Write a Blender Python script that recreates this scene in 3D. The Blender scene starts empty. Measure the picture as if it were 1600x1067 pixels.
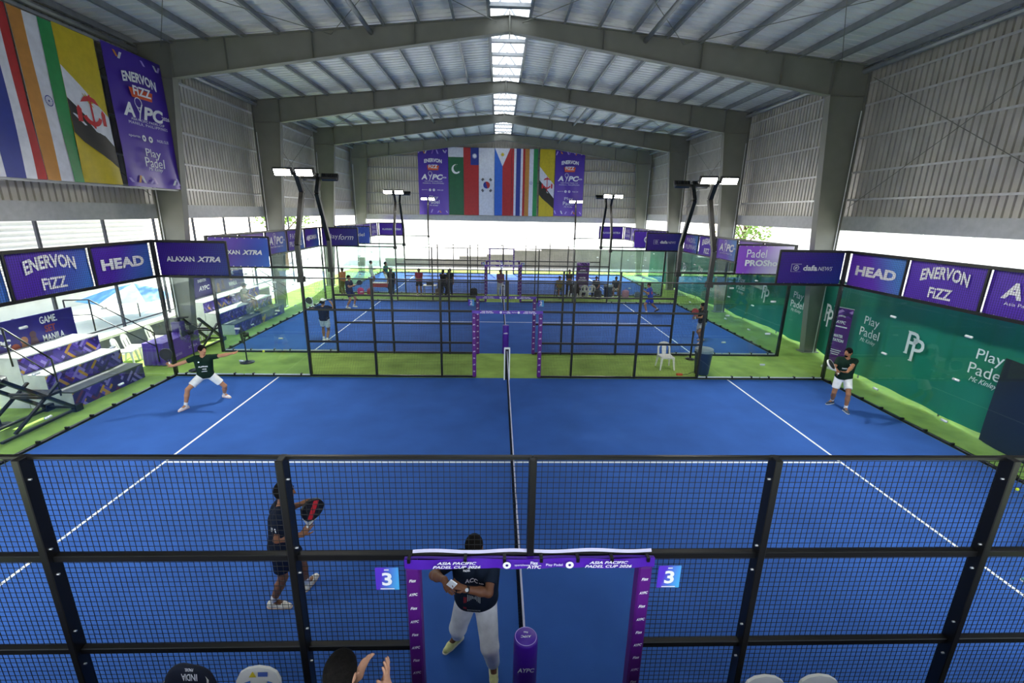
import bpy, bmesh, math, random
import numpy as np
from mathutils import Vector, Matrix

random.seed(7)
S = bpy.context.scene
COL = S.collection

# ------------------------------------------------------------------ camera
cam_d = bpy.data.cameras.new('camera')
cam = bpy.data.objects.new('camera', cam_d); COL.objects.link(cam)
cam_d.sensor_fit = 'HORIZONTAL'; cam_d.sensor_width = 36.0
cam_d.lens = 718.74 / 1600 * 36.0
cam_d.clip_start = 0.05; cam_d.clip_end = 400
_yaw, _pit, _rol = 0.033, 0.272, 0.0179
_f = Vector((math.sin(_yaw) * math.cos(_pit), math.cos(_yaw) * math.cos(_pit), -math.sin(_pit)))
_r = Vector((math.cos(_yaw), -math.sin(_yaw), 0)); _d = _f.cross(_r)
_c, _s = math.cos(_rol), math.sin(_rol)
_r2 = _r * _c - _d * _s; _d2 = _r * _s + _d * _c
_m = Matrix((( _r2.x, -_d2.x, -_f.x, -0.2968), (_r2.y, -_d2.y, -_f.y, -3.4367), (_r2.z, -_d2.z, -_f.z, 4.9313), (0, 0, 0, 1)))
cam.matrix_world = _m
S.camera = cam

# ------------------------------------------------------------------ sky, sun, exposure
SUN_ELEV, SUN_AZ = math.radians(40), math.radians(-10)      # azimuth measured from +y towards +x
EXPOSURE = 0.0
SKY_STRENGTH, SUN_STRENGTH, FLOOD_POWER = 0.85, 16.0, 210.0
world = bpy.data.worlds.new('sky'); S.world = world; world.use_nodes = True
wn = world.node_tree.nodes; wl = world.node_tree.links
sky = wn.new('ShaderNodeTexSky'); sky.sky_type = 'NISHITA'; sky.sun_disc = False
sky.sun_elevation = SUN_ELEV; sky.sun_rotation = SUN_AZ; sky.air_density = 1.0; sky.dust_density = 1.2; sky.ozone_density = 1.0
hsv = wn.new('ShaderNodeHueSaturation'); hsv.inputs['Saturation'].default_value = .45; wl.new(sky.outputs[0], hsv.inputs['Color'])
bgn = wn['Background']; wl.new(hsv.outputs[0], bgn.inputs[0]); bgn.inputs[1].default_value = SKY_STRENGTH
sun_d = bpy.data.lights.new('sun', 'SUN'); sun_d.energy = SUN_STRENGTH; sun_d.angle = math.radians(1.0); sun_d.color = (1, .95, .86)
sun = bpy.data.objects.new('sun', sun_d); COL.objects.link(sun)
_sd = Vector((math.sin(SUN_AZ) * math.cos(SUN_ELEV), math.cos(SUN_AZ) * math.cos(SUN_ELEV), math.sin(SUN_ELEV)))
sun.rotation_euler = _sd.to_track_quat('Z', 'Y').to_euler(); sun.location = (0, 60, 60)
vs = S.view_settings; vs.view_transform = 'Standard'; vs.look = 'None'; vs.gamma = 1.0; vs.use_curve_mapping = False; vs.exposure = EXPOSURE
S.cycles.transparent_max_bounces = 40
S.cycles.max_bounces = 8; S.cycles.diffuse_bounces = 4; S.cycles.glossy_bounces = 2
S.cycles.caustics_reflective = False; S.cycles.caustics_refractive = False
S.cycles.sample_clamp_indirect = 6.0

# ------------------------------------------------------------------ materials
def lin(h):
    h = h.lstrip('#'); o = []
    for i in (0, 2, 4):
        c = int(h[i:i + 2], 16) / 255
        o.append(c / 12.92 if c <= .04045 else ((c + .055) / 1.055) ** 2.4)
    return tuple(o) + (1.0,)
MATS = {}
def mat(name, col, rough=.5, metal=0.0, var=.08, scale=6.0, bump=0.0, bscale=40.0, spec=.5, sheen=0.0):
    """Principled material with a slight procedural noise in colour (and relief)."""
    if name in MATS: return MATS[name]
    m = bpy.data.materials.new(name); m.use_nodes = True; n = m.node_tree.nodes; l = m.node_tree.links
    b = n['Principled BSDF']; b.inputs['Roughness'].default_value = rough; b.inputs['Metallic'].default_value = metal
    b.inputs['Specular IOR Level'].default_value = spec
    c = lin(col) if isinstance(col, str) else tuple(col) + (1.0,)
    tc = n.new('ShaderNodeTexCoord')
    nz = n.new('ShaderNodeTexNoise'); nz.inputs['Scale'].default_value = scale; nz.inputs['Detail'].default_value = 3
    l.new(tc.outputs['Object'], nz.inputs['Vector'])
    r = n.new('ShaderNodeValToRGB')
    r.color_ramp.elements[0].color = tuple(x * (1 - var) for x in c[:3]) + (1,)
    r.color_ramp.elements[1].color = tuple(min(1, x * (1 + var)) for x in c[:3]) + (1,)
    r.color_ramp.elements[0].position = .3; r.color_ramp.elements[1].position = .7
    l.new(nz.outputs[0], r.inputs[0]); l.new(r.outputs[0], b.inputs['Base Color'])
    if bump:
        n2 = n.new('ShaderNodeTexNoise'); n2.inputs['Scale'].default_value = bscale; n2.inputs['Detail'].default_value = 4
        l.new(tc.outputs['Object'], n2.inputs['Vector'])
        bp = n.new('ShaderNodeBump'); bp.inputs['Strength'].default_value = bump; bp.inputs['Distance'].default_value = .01
        l.new(n2.outputs[0], bp.inputs['Height']); l.new(bp.outputs[0], b.inputs['Normal'])
    MATS[name] = m
    return m
def grad_mat(name, c0, c1, axis=0, rough=.35, lo=0.0, hi=1.0):
    """Printed vinyl that runs from one colour to another across the object's own box."""
    if name in MATS: return MATS[name]
    m = bpy.data.materials.new(name); m.use_nodes = True; n = m.node_tree.nodes; l = m.node_tree.links
    b = n['Principled BSDF']; b.inputs['Roughness'].default_value = rough
    tc = n.new('ShaderNodeTexCoord'); sp = n.new('ShaderNodeSeparateXYZ'); l.new(tc.outputs['Generated'], sp.inputs[0])
    ad = n.new('ShaderNodeMath'); ad.operation = 'MULTIPLY_ADD'; l.new(sp.outputs[2], ad.inputs[0]); ad.inputs[1].default_value = -.25; l.new(sp.outputs[axis], ad.inputs[2])
    r = n.new('ShaderNodeValToRGB'); r.color_ramp.elements[0].color = lin(c0); r.color_ramp.elements[1].color = lin(c1)
    r.color_ramp.elements[0].position = lo; r.color_ramp.elements[1].position = hi
    l.new(ad.outputs[0], r.inputs[0]); l.new(r.outputs[0], b.inputs['Base Color'])
    MATS[name] = m
    return m
def emit_mat(name, col, power):
    if name in MATS: return MATS[name]
    m = bpy.data.materials.new(name); m.use_nodes = True; n = m.node_tree.nodes; l = m.node_tree.links
    e = n.new('ShaderNodeEmission'); e.inputs[0].default_value = lin(col); e.inputs[1].default_value = power
    l.new(e.outputs[0], n['Material Output'].inputs[0]); MATS[name] = m
    return m
def glass_mat(name, tint, refl=1.0):
    if name in MATS: return MATS[name]
    m = bpy.data.materials.new(name); m.use_nodes = True; n = m.node_tree.nodes; l = m.node_tree.links
    n.remove(n['Principled BSDF'])
    t = n.new('ShaderNodeBsdfTransparent'); t.inputs[0].default_value = lin(tint)
    g = n.new('ShaderNodeBsdfGlossy'); g.inputs['Roughness'].default_value = .02; g.inputs[0].default_value = (refl, refl, refl, 1)
    fr = n.new('ShaderNodeLayerWeight'); fr.inputs[0].default_value = .5
    pw = n.new('ShaderNodeMath'); pw.operation = 'POWER'; l.new(fr.outputs['Facing'], pw.inputs[0]); pw.inputs[1].default_value = 4.0
    ma = n.new('ShaderNodeMath'); ma.operation = 'MULTIPLY_ADD'; l.new(pw.outputs[0], ma.inputs[0]); ma.inputs[1].default_value = .75; ma.inputs[2].default_value = .025
    mx = n.new('ShaderNodeMixShader'); l.new(ma.outputs[0], mx.inputs[0]); l.new(t.outputs[0], mx.inputs[1]); l.new(g.outputs[0], mx.inputs[2])
    l.new(mx.outputs[0], n['Material Output'].inputs[0]); MATS[name] = m
    return m
def weave_mat(name, stops, w=.105, ln=.55, rough=.45):
    """Printed pattern of interwoven diagonal strips, one flat colour per strip (in the plane of local y and z)."""
    if name in MATS: return MATS[name]
    m = bpy.data.materials.new(name); m.use_nodes = True; n = m.node_tree.nodes; l = m.node_tree.links
    b = n['Principled BSDF']; b.inputs['Roughness'].default_value = rough
    tc = n.new('ShaderNodeTexCoord'); sp = n.new('ShaderNodeSeparateXYZ'); l.new(tc.outputs['Object'], sp.inputs[0])
    def mth(op, a, bb=None):
        x = n.new('ShaderNodeMath'); x.operation = op
        for i, v in enumerate((a, bb)):
            if v is None: continue
            if isinstance(v, (int, float)): x.inputs[i].default_value = v
            else: l.new(v, x.inputs[i])
        return x.outputs[0]
    xy = mth('ADD', sp.outputs[0], sp.outputs[1])
    u = mth('ADD', xy, sp.outputs[2]); v = mth('SUBTRACT', xy, sp.outputs[2])
    def strip(a, c):
        i = mth('FLOOR', mth('DIVIDE', a, w)); j = mth('FLOOR', mth('ADD', mth('DIVIDE', c, ln), mth('MULTIPLY', i, .37)))
        cb = n.new('ShaderNodeCombineXYZ'); l.new(i, cb.inputs[0]); l.new(j, cb.inputs[1])
        wnz = n.new('ShaderNodeTexWhiteNoise'); l.new(cb.outputs[0], wnz.inputs['Vector'])
        return wnz.outputs['Value']
    s1, s2 = strip(u, v), strip(v, u)
    def ramp(src):
        r = n.new('ShaderNodeValToRGB'); r.color_ramp.interpolation = 'CONSTANT'
        e = r.color_ramp.elements
        e[0].position = 0; e[0].color = lin(stops[0][1]); e[1].position = stops[1][0]; e[1].color = lin(stops[1][1])
        for p, c in stops[2:]:
            k = e.new(p); k.color = lin(c)
        l.new(src, r.inputs[0]); return r.outputs[0]
    ck = mth('MODULO', mth('ABSOLUTE', mth('ADD', mth('FLOOR', mth('DIVIDE', u, w * 5)), mth('FLOOR', mth('DIVIDE', v, w * 5)))), 2)
    mx = n.new('ShaderNodeMix'); mx.data_type = 'RGBA'; l.new(ck, mx.inputs['Factor']); l.new(ramp(s1), mx.inputs['A']); l.new(ramp(s2), mx.inputs['B'])
    l.new(mx.outputs['Result'], b.inputs['Base Color']); MATS[name] = m
    return m

# ------------------------------------------------------------------ mesh helpers
class MB:
    def __init__(s): s.v = []; s.f = []
    def add(s, vs_, fs): o = len(s.v); s.v += [tuple(p) for p in vs_]; s.f += [tuple(i + o for i in f) for f in fs]; return s
    def box(s, x0, y0, z0, x1, y1, z1):
        v = [(x, y, z) for z in (z0, z1) for y in (y0, y1) for x in (x0, x1)]
        return s.add(v, [(0, 2, 3, 1), (4, 5, 7, 6), (0, 1, 5, 4), (2, 6, 7, 3), (0, 4, 6, 2), (1, 3, 7, 5)])
    def cbox(s, x0, y0, z0, x1, y1, z1, c):
        """Box with chamfered vertical edges and top/bottom rims."""
        def ring(z, i): return [(x0 + i + c, y0 + i, z), (x1 - i - c, y0 + i, z), (x1 - i, y0 + i + c, z), (x1 - i, y1 - i - c, z), (x1 - i - c, y1 - i, z), (x0 + i + c, y1 - i, z), (x0 + i, y1 - i - c, z), (x0 + i, y0 + i + c, z)]
        r = [ring(z0, c), ring(z0 + c, 0), ring(z1 - c, 0), ring(z1, c)]
        fs = [tuple(range(7, -1, -1)), tuple(range(24, 32))]
        for k in range(3):
            for i in range(8): fs.append((k * 8 + i, k * 8 + (i + 1) % 8, k * 8 + 8 + (i + 1) % 8, k * 8 + 8 + i))
        return s.add([p for q in r for p in q], fs)
    def bar(s, a, b, w, h, up=(0, 0, 1), caps=True):
        a, b = Vector(a), Vector(b); d = (b - a).normalized(); up = Vector(up)
        if abs(d.dot(up)) > .98: up = Vector((0, 1, 0)) if abs(d.y) < .9 else Vector((1, 0, 0))
        x = d.cross(up).normalized() * w / 2; y = x.cross(d).normalized() * h / 2
        v = [p + i * x + j * y for p in (a, b) for i, j in ((-1, -1), (1, -1), (1, 1), (-1, 1))]
        f = [(0, 1, 5, 4), (1, 2, 6, 5), (2, 3, 7, 6), (3, 0, 4, 7)]
        if caps: f += [(3, 2, 1, 0), (4, 5, 6, 7)]
        return s.add(v, f)
    def tube(s, pts, r, n=8, caps=True):
        P = [Vector(p) for p in pts]; R = r if isinstance(r, (list, tuple)) else [r] * len(P)
        rings = []; prev = None
        for i, p in enumerate(P):
            t = (P[min(i + 1, len(P) - 1)] - P[max(i - 1, 0)]).normalized()
            if prev is None:
                prev = t.orthogonal().normalized()
            u = (prev - t * prev.dot(t)).normalized(); w = t.cross(u); prev = u
            rings.append([p + (u * math.cos(2 * math.pi * k / n) + w * math.sin(2 * math.pi * k / n)) * R[i] for k in range(n)])
        f = []
        for i in range(len(P) - 1):
            for k in range(n): f.append((i * n + k, i * n + (k + 1) % n, (i + 1) * n + (k + 1) % n, (i + 1) * n + k))
        if caps: f += [tuple(range(n - 1, -1, -1)), tuple(range((len(P) - 1) * n, len(P) * n))]
        return s.add([q for g in rings for q in g], f)
    def lathe(s, prof, n=16, c=(0, 0, 0)):
        v = []; f = []
        for r, z in prof:
            for k in range(n): v.append((c[0] + r * math.cos(2 * math.pi * k / n), c[1] + r * math.sin(2 * math.pi * k / n), c[2] + z))
        for i in range(len(prof) - 1):
            for k in range(n): f.append((i * n + k, i * n + (k + 1) % n, (i + 1) * n + (k + 1) % n, (i + 1) * n + k))
        f += [tuple(range(n - 1, -1, -1)), tuple(range((len(prof) - 1) * n, len(prof) * n))]
        return s.add(v, f)
    def prism(s, poly, o, ux, uy, d):
        """2D outline extruded by vector d; outline in the plane o + a*ux + b*uy."""
        o, ux, uy, d = Vector(o), Vector(ux), Vector(uy), Vector(d); n = len(poly)
        v = [o + ux * a + uy * b for a, b in poly]; v += [p + d for p in v]
        f = [tuple(range(n - 1, -1, -1)), tuple(range(n, 2 * n))] + [(i, (i + 1) % n, n + (i + 1) % n, n + i) for i in range(n)]
        return s.add(v, f)
    def sheet(s, fn, nu, nv):
        v = [fn(i / nu, j / nv) for j in range(nv + 1) for i in range(nu + 1)]
        f = [(j * (nu + 1) + i, j * (nu + 1) + i + 1, (j + 1) * (nu + 1) + i + 1, (j + 1) * (nu + 1) + i) for j in range(nv) for i in range(nu)]
        return s.add(v, f)
    def mesh(s, name='mesh', smooth=False):
        me = bpy.data.meshes.new(name); me.from_pydata([tuple(p) for p in s.v], [], s.f); me.update()
        if smooth: me.polygons.foreach_set('use_smooth', [True] * len(me.polygons))
        return me
    def build(s, name, m, parent=None, smooth=False, **kw):
        return place(s.mesh(name, smooth), name, m, parent, **kw)

def place(me, name, m=None, parent=None, loc=None, rz=0.0, rot=None, scale=None, local=False, **tags):
    o = bpy.data.objects.new(name, me); COL.objects.link(o)
    if m is not None and not me.materials: me.materials.append(m)
    elif m is not None and me.materials[0] != m:
        o.material_slots[0].link = 'OBJECT'; o.material_slots[0].material = m
    if loc is not None: o.location = loc
    if rot is not None: o.rotation_euler = rot
    elif rz: o.rotation_euler = (0, 0, rz)
    if scale is not None: o.scale = scale
    if parent is not None:
        o.parent = parent
        if not local: o.matrix_parent_inverse = wmat(parent).inverted()
    for k, v in tags.items():
        if v is not None: o[{'cat': 'category'}.get(k, k)] = v
    return o
def wmat(o):
    m = Matrix.LocRotScale(o.location, o.rotation_euler, o.scale)
    return m if o.parent is None else wmat(o.parent) @ o.matrix_parent_inverse @ m
def thing(name, label, cat, loc=(0, 0, 0), rz=0.0, group=None, kind=None):
    o = bpy.data.objects.new(name, None); COL.objects.link(o); o.location = loc; o.rotation_euler = (0, 0, rz); o.empty_display_size = .2
    if label: o['label'] = label
    if cat: o['category'] = cat
    if group: o['group'] = group
    if kind: o['kind'] = kind
    return o
def copy_tree(o, parent=None):
    c = o.copy(); COL.objects.link(c)
    if parent is not None: c.parent = parent
    for ch in [k for k in KIDS.get(o.name, [])]: copy_tree(ch, c)
    return c
KIDS = {}

# ------------------------------------------------------------------ lettering (flat print)
_TXT = {}
def text_geo(s, bold=0.0, shear=0.0, space=1.0):
    k = (s, bold, shear, space)
    if k not in _TXT:
        cu = bpy.data.curves.new('lettering', 'FONT'); cu.body = s; cu.size = 1.0; cu.offset = bold; cu.shear = shear; cu.space_character = space
        cu.resolution_u = 3; cu.fill_mode = 'BOTH'; cu.align_x = 'LEFT'
        ob = bpy.data.objects.new('lettering', cu)
        me = bpy.data.meshes.new_from_object(ob)
        v = np.array([p.co[:] for p in me.vertices]) if len(me.vertices) else np.zeros((1, 3)); f = [tuple(p.vertices) for p in me.polygons]
        bpy.data.objects.remove(ob); bpy.data.curves.remove(cu); bpy.data.meshes.remove(me)
        lo, hi = v.min(0), v.max(0); w, h = hi[0] - lo[0], hi[1] - lo[1]
        v = (v - (lo + hi) / 2)
        _TXT[k] = (v, f, w, h)
    return _TXT[k]
def letters(mb, s, o, ux, uy, h=None, w=None, bold=0.0, shear=0.0, off=.006, space=1.0, arc=0.0):
    """Add the word s to a MB, centred at o in the plane (ux, uy); h = height of its ink, w = width (either may be None)."""
    v, f, tw, th = text_geo(s, bold, shear, space)
    if h is None: h = th * w / tw
    sy = h / th; sx = sy if w is None else w / tw
    o, ux, uy = Vector(o), Vector(ux), Vector(uy); n = ux.cross(uy).normalized() * off
    hw = tw * sx / 2
    mb.add([o + ux * (x * sx) + uy * (y * sy + arc * h * (1 - (x * sx / hw) ** 2)) + n for x, y, _ in v], f)
    return mb
def disc(mb, o, ux, uy, r, r_in=0.0, a0=0.0, a1=2 * math.pi, n=24, off=.006):
    o, ux, uy = Vector(o), Vector(ux), Vector(uy); nn = ux.cross(uy).normalized() * off
    full = abs(a1 - a0 - 2 * math.pi) < 1e-6
    P = []; F = []
    for k in range(n + 1):
        a = a0 + (a1 - a0) * k / n; d = ux * math.cos(a) + uy * math.sin(a)
        P += [o + d * r + nn, o + d * r_in + nn]
        if k: F.append((2 * k - 2, 2 * k, 2 * k + 1, 2 * k - 1))
    return mb.add(P, F)
def rect(mb, o, ux, uy, x0, y0, x1, y1, off=.006):
    o, ux, uy = Vector(o), Vector(ux), Vector(uy); n = ux.cross(uy).normalized() * off
    return mb.add([o + ux * a + uy * b + n for a, b in ((x0, y0), (x1, y0), (x1, y1), (x0, y1))], [(0, 1, 2, 3)])
def poly(mb, o, ux, uy, pts, off=.006):
    o, ux, uy = Vector(o), Vector(ux), Vector(uy); n = ux.cross(uy).normalized() * off
    return mb.add([o + ux * a + uy * b + n for a, b in pts], [tuple(range(len(pts)))])
# ------------------------------------------------------------------ shared materials
M_STEEL = mat('grey painted steel', '#7b7c74', .55, .0, .06, 2.0)
M_STEEL_D = mat('galvanised purlin', '#8e9296', .45, .35, .12, 4.0)
M_SHEET = mat('zinc sheet', '#dfe0e2', .45, .0, .06, 1.5, .12, 9)
M_SHEETW = mat('wall sheet', '#b6b4ad', .45, .15, .12, 1.2, .12, 9)
M_BLACK = mat('black powder coat', '#0c0c0d', .38, .0, .15, 5.0)
M_WIRE = mat('black wire', '#0b0c10', .5)
M_BOLT = mat('zinc bolt', '#c8c8c8', .3, .9)
M_GREEN = mat('green turf', '#9ab85c', .95, .0, .22, 1.3, .5, 160, spec=.1)
M_BLUE = mat('blue turf', '#3761ad', .93, .0, .10, 1.1, .45, 190, spec=.15)
M_LINE = mat('white line', '#eef2f6', .85)
M_WHITE = mat('white paint', '#eceff0', .5)
M_CONC = mat('pale concrete', '#e4e2dc', .9, .0, .08, 1.0, .2, 30)
M_GLASS = glass_mat('tempered glass', '#f5fbf9')
M_PURPLE = mat('purple vinyl', '#4a17a0', .4, .0, .12, 3.0)
M_PURPLE_D = mat('plum vinyl', '#551275', .45, .0, .12, 3.0)
M_INK = mat('white print', '#f2f2f6', .6, var=.02)
M_CLAMP = mat('brushed clamp', '#dfe3e3', .35, .4)
M_LAV = mat('lavender print', '#b9a6ea', .6)

FRAMES = (5.8, 13.2, 20.6, 28.0, 35.4)
Y_A, Y_B = -7.0, 36.2
def z_raft(x): return 10.87 - .092 * abs(x)
def z_roof(x): return 11.06 - .097 * abs(x)

# ------------------------------------------------------------------ floors
MB().box(-13.2, Y_A, -.06, 13.2, 37.5, -.004).build('floor', M_GREEN, kind='structure', label='green artificial turf around and between the blue courts')
MB().box(-60, -20, -.30, 60, 90, -.10).build('ground', M_CONC, kind='structure', label='pale concrete yard outside the hall')
def court_floor(y0, lab):
    t = MB().box(-10, y0, -.03, 10, y0 + 10, 0.0).build('floor_court', M_BLUE, kind='structure', label=lab)
    for s in (-1, 1):
        MB().box(s * 6.95 - .025, y0 + .02, .0, s * 6.95 + .025, y0 + 9.98, .003).build('court_line', M_LINE, t)
    MB().box(-6.925, y0 + 4.975, .0, 6.925, y0 + 5.025, .003).build('court_line', M_LINE, t)
court_floor(0, 'blue turf of the nearest padel court with white lines')
court_floor(12.6, 'blue turf of the middle padel court with white lines')
court_floor(25.2, 'blue turf of the farthest padel court partly in sunlight')

# ------------------------------------------------------------------ portal frames
def portal(y):
    fr = thing('portal_frame', 'grey steel portal frame spanning the hall', None, (0, y, 0), kind='structure')
    for s in (-1, 1):
        b = MB()
        pts = [(11.42, 0), (11.85, 0), (11.85, z_raft(11.85)), (10.62, z_raft(10.62)), (10.62, 8.87)]
        b.prism([(s * a, z) for a, z in pts], (0, y - .008, 0), (1, 0, 0), (0, 0, 1), (0, .016, 0))
        b.bar((s * 11.85, y, 0), (s * 11.85, y, z_raft(11.85)), .02, .28, (0, 1, 0))
        b.bar((s * 11.42, y, 0), (s * 10.62, y, 8.87), .02, .28, (0, 1, 0))
        b.bar((s * 10.62, y, 8.87), (s * 11.85, y, 8.87), .2, .016)
        b.box(min(s * 11.3, s * 11.95), y - .2, 0, max(s * 11.3, s * 11.95), y + .2, .03)
        b.build('column', M_STEEL, fr)
        r = MB()
        r.prism([(s * 10.62, 8.87), (s * 10.62, z_raft(10.62)), (0, z_raft(0)), (0, 10.43)], (0, y - .008, 0), (1, 0, 0), (0, 0, 1), (0, .016, 0))
        r.bar((s * 10.62, y, 8.87), (0, y, 10.43), .26, .018)
        r.bar((s * 11.85, y, z_raft(11.85)), (0, y, z_raft(0)), .26, .018)
        r.build('rafter', M_STEEL, fr)
        for x in (10.62, 8.9, 6.2, 3.0):
            zb = 10.43 - (10.43 - 8.87) * x / 10.62
            MB().box(min(s * x, s * x + .014), y - .12, zb, max(s * x, s * x + .014), y + .12, z_raft(x)).build('stiffener', M_STEEL, fr)
    MB().box(-.02, y - .13, 10.3, .02, y + .13, 10.98).build('apex_plate', M_STEEL, fr)
for y in FRAMES: portal(y)

# ------------------------------------------------------------------ roof
roof = thing('ceiling', 'corrugated metal roof of the hall on steel purlins', None, (0, 0, 9.8), kind='structure')
def profile(L, pitch, h, a1=.70, a2=.74, a3=.95):
    p = []; n = round(L / pitch)
    for i in range(n):
        a = i * pitch; p += [(a, 0), (a + pitch * a1, 0), (a + pitch * a2, h), (a + pitch * a3, h)]
    return p + [(L, 0)]
PR = profile(1.2, .3, .12, .74, .77, .97)
for s in (-1, 1):
    b = MB(); x0, x1 = .62, 12.45
    for (a, h) in PR: b.v += [(s * x0, a, z_roof(x0) + h), (s * x1, a, z_roof(x1) + h)]
    b.f = [(2 * i, 2 * i + 2, 2 * i + 3, 2 * i + 1) for i in range(len(PR) - 1)]
    me = b.mesh('roof_sheet')
    y = Y_A
    while y < Y_B + .2:
        place(me, 'roof_sheet', M_SHEET, roof, loc=(0, y, 0)); y += 1.2
    for k in range(11):
        x = .66 + k * 1.1
        p = MB()
        zc = z_roof(x)
        p.box(s * x - .006, Y_A, zc - .2, s * x + .006, Y_B, zc - .004)
        p.box(min(s * x, s * (x + .065)), Y_A, zc - .012, max(s * x, s * (x + .065)), Y_B, zc - .004)
        p.box(min(s * x, s * (x - .065)), Y_A, zc - .19, max(s * x, s * (x - .065)), Y_B, zc - .182)
        p.build('purlin', M_STEEL_D, roof)
    for i, ya in enumerate(FRAMES[:-1]):
        yb = FRAMES[i + 1]
        if i != 1:
            MB().tube([(s * 4.35, ya, z_raft(4.35) - .16), (s * 4.35, yb, z_raft(4.35) - .16)], .07, 10).build('strut_tube', M_STEEL_D, roof, smooth=True)
        if i in (0, 2):
            for (xa, xb) in ((10.9, 5.6), (5.6, .4)):
                for (p, q) in ((xa, xb), (xb, xa)):
                    MB().tube([(s * p, ya, z_raft(p) - .12), (s * q, yb, z_raft(q) - .12)], .011, 5).build('bracing_rod', M_STEEL, roof)
    b = MB(); b.tube([(s * 11.7, Y_A, 9.62), (s * 11.7, Y_B, 9.62)], .085, 8); b.build('eave_strut', M_STEEL_D, roof)
# raised ridge with translucent cover
m_tr = bpy.data.materials.new('translucent sheet'); m_tr.use_nodes = True
_n = m_tr.node_tree.nodes; _l = m_tr.node_tree.links
_t = _n.new('ShaderNodeBsdfTranslucent'); _t.inputs[0].default_value = (.75, .8, .84, 1)
_mx = _n.new('ShaderNodeMixShader'); _mx.inputs[0].default_value = .75
_l.new(_n['Principled BSDF'].outputs[0], _mx.inputs[1]); _l.new(_t.outputs[0], _mx.inputs[2]); _l.new(_mx.outputs[0], _n['Material Output'].inputs[0])
y = Y_A; k = 0
while y < Y_B - .5:
    b = MB()
    b.box(-.62, y + .10, 10.86, .62, y + .52, 10.885); b.box(-.62, y + .10, 10.78, .62, y + .115, 10.86)
    b.build('ridge_cross_plate', M_STEEL_D, roof)
    for s in (-1, 1):
        MB().bar((s * .42, y + .5, 10.9), (0, y + .5, 11.45), .05, .05, (0, 1, 0)).build('ridge_brace', M_STEEL_D, roof)
        MB().box(min(s * .62, s * .64), y, 10.9, max(s * .62, s * .64), y + 1.46, 11.12).build('ridge_curb', M_STEEL_D, roof)
        b = MB(); b.add([(s * .9, y, 11.22), (0, y, 11.5), (0, y + 1.46, 11.5), (s * .9, y + 1.46, 11.22)], [(0, 1, 2, 3)]); b.build('ridge_cover', m_tr, roof)
    y += 1.47

# ------------------------------------------------------------------ side walls and gable
WP = profile(1.0, .2, .05)
def sheet_mesh(z0, z1):
    b = MB()
    for a, h in WP: b.v += [(h, a, z0), (h, a, z1)]
    b.f = [(2 * i, 2 * i + 1, 2 * i + 3, 2 * i + 2) for i in range(len(WP) - 1)]
    return b.mesh('cladding_sheet')
side_me = sheet_mesh(4.95, 9.96)
for s, nm in ((-1, 'wall_left'), (1, 'wall_right')):
    w = thing(nm, 'corrugated metal side wall above the open lower storey', None, (s * 12.1, 14, 4.5), kind='structure')
    y = Y_A
    while y < Y_B:
        place(side_me, 'cladding_sheet', M_SHEETW, w, loc=(s * 12.1, y, 0), scale=(s, 1, 1)); y += 1.0
    for z in (9.3, 8.62, 7.6, 6.5, 5.6):
        b = MB(); xa, xb = sorted((s * 11.96, s * 12.1)); b.box(xa, Y_A, z, xb, Y_B, z + .012); b.box(*( (xa, Y_A, z - .05, xa + .012, Y_B, z) if s > 0 else (xb - .14, Y_A, z - .05, xb - .128, Y_B, z)))
        b.build('girt', mat('pale girt', '#c4c6c6', .4, .3), w)
    xa, xb = sorted((s * 11.86, s * 12.06))
    MB().box(xa, Y_A, 4.54, xb, Y_B, 5.02).build('sill_beam', mat('beam grey', '#aeb1ae', .55), w)
    for i in (0, 2):
        ya, yb = FRAMES[i] + .2, FRAMES[i + 1] - .2
        for za, zb in ((5.3, 9.4), (9.4, 5.3)):
            MB().tube([(s * 11.9, ya, za), (s * 11.9, yb, zb)], .011, 5).build('bracing_rod', M_STEEL, w)
    x = s * 11.72
    for fy in FRAMES[1:]:
        MB().tube([(x, fy - .2, .0), (x, fy - .2, 8.4)], .016, 6).build('conduit', mat('pale conduit', '#d8dad8', .5), w)
fw = thing('wall_front_shade', 'unseen corrugated wall added behind the camera to hold back sky light', None, (0, Y_A, 6.2), kind='structure')  # unseen, added to darken the near hall; left open below to admit light
for k in range(-12, 12):
    b = MB()
    for a, h in WP:
        x = k + a; b.v += [(x, Y_A - h, 6.2), (x, Y_A - h, z_roof(x) - .02)]
    b.f = [(2 * i, 2 * i + 1, 2 * i + 3, 2 * i + 2) for i in range(len(WP) - 1)]
    b.build('cladding_sheet', M_SHEETW, fw)
gw = thing('wall_back', 'corrugated metal gable wall closing the far end of the hall', None, (0, 36.2, 4.5), kind='structure')
for k in range(-12, 12):
    b = MB()
    for a, h in WP:
        x = k + a; x *= 1.012; b.v += [(x, 36.2 + h, 4.6), (x, 36.2 + h, z_roof(x) + .03)]
    b.f = [(2 * i, 2 * i + 2, 2 * i + 3, 2 * i + 1) for i in range(len(WP) - 1)]
    b.build('cladding_sheet', M_SHEETW, gw)
for z in (9.2, 8.3, 7.3, 6.35, 5.45):
    MB().box(-12, 36.02, z - .03, 12, 36.18, z + .03).build('girt', M_STEEL_D, gw)
MB().box(-12, 35.95, 4.25, 12, 36.18, 4.68).build('sill_beam', MATS['beam grey'], gw)

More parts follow.
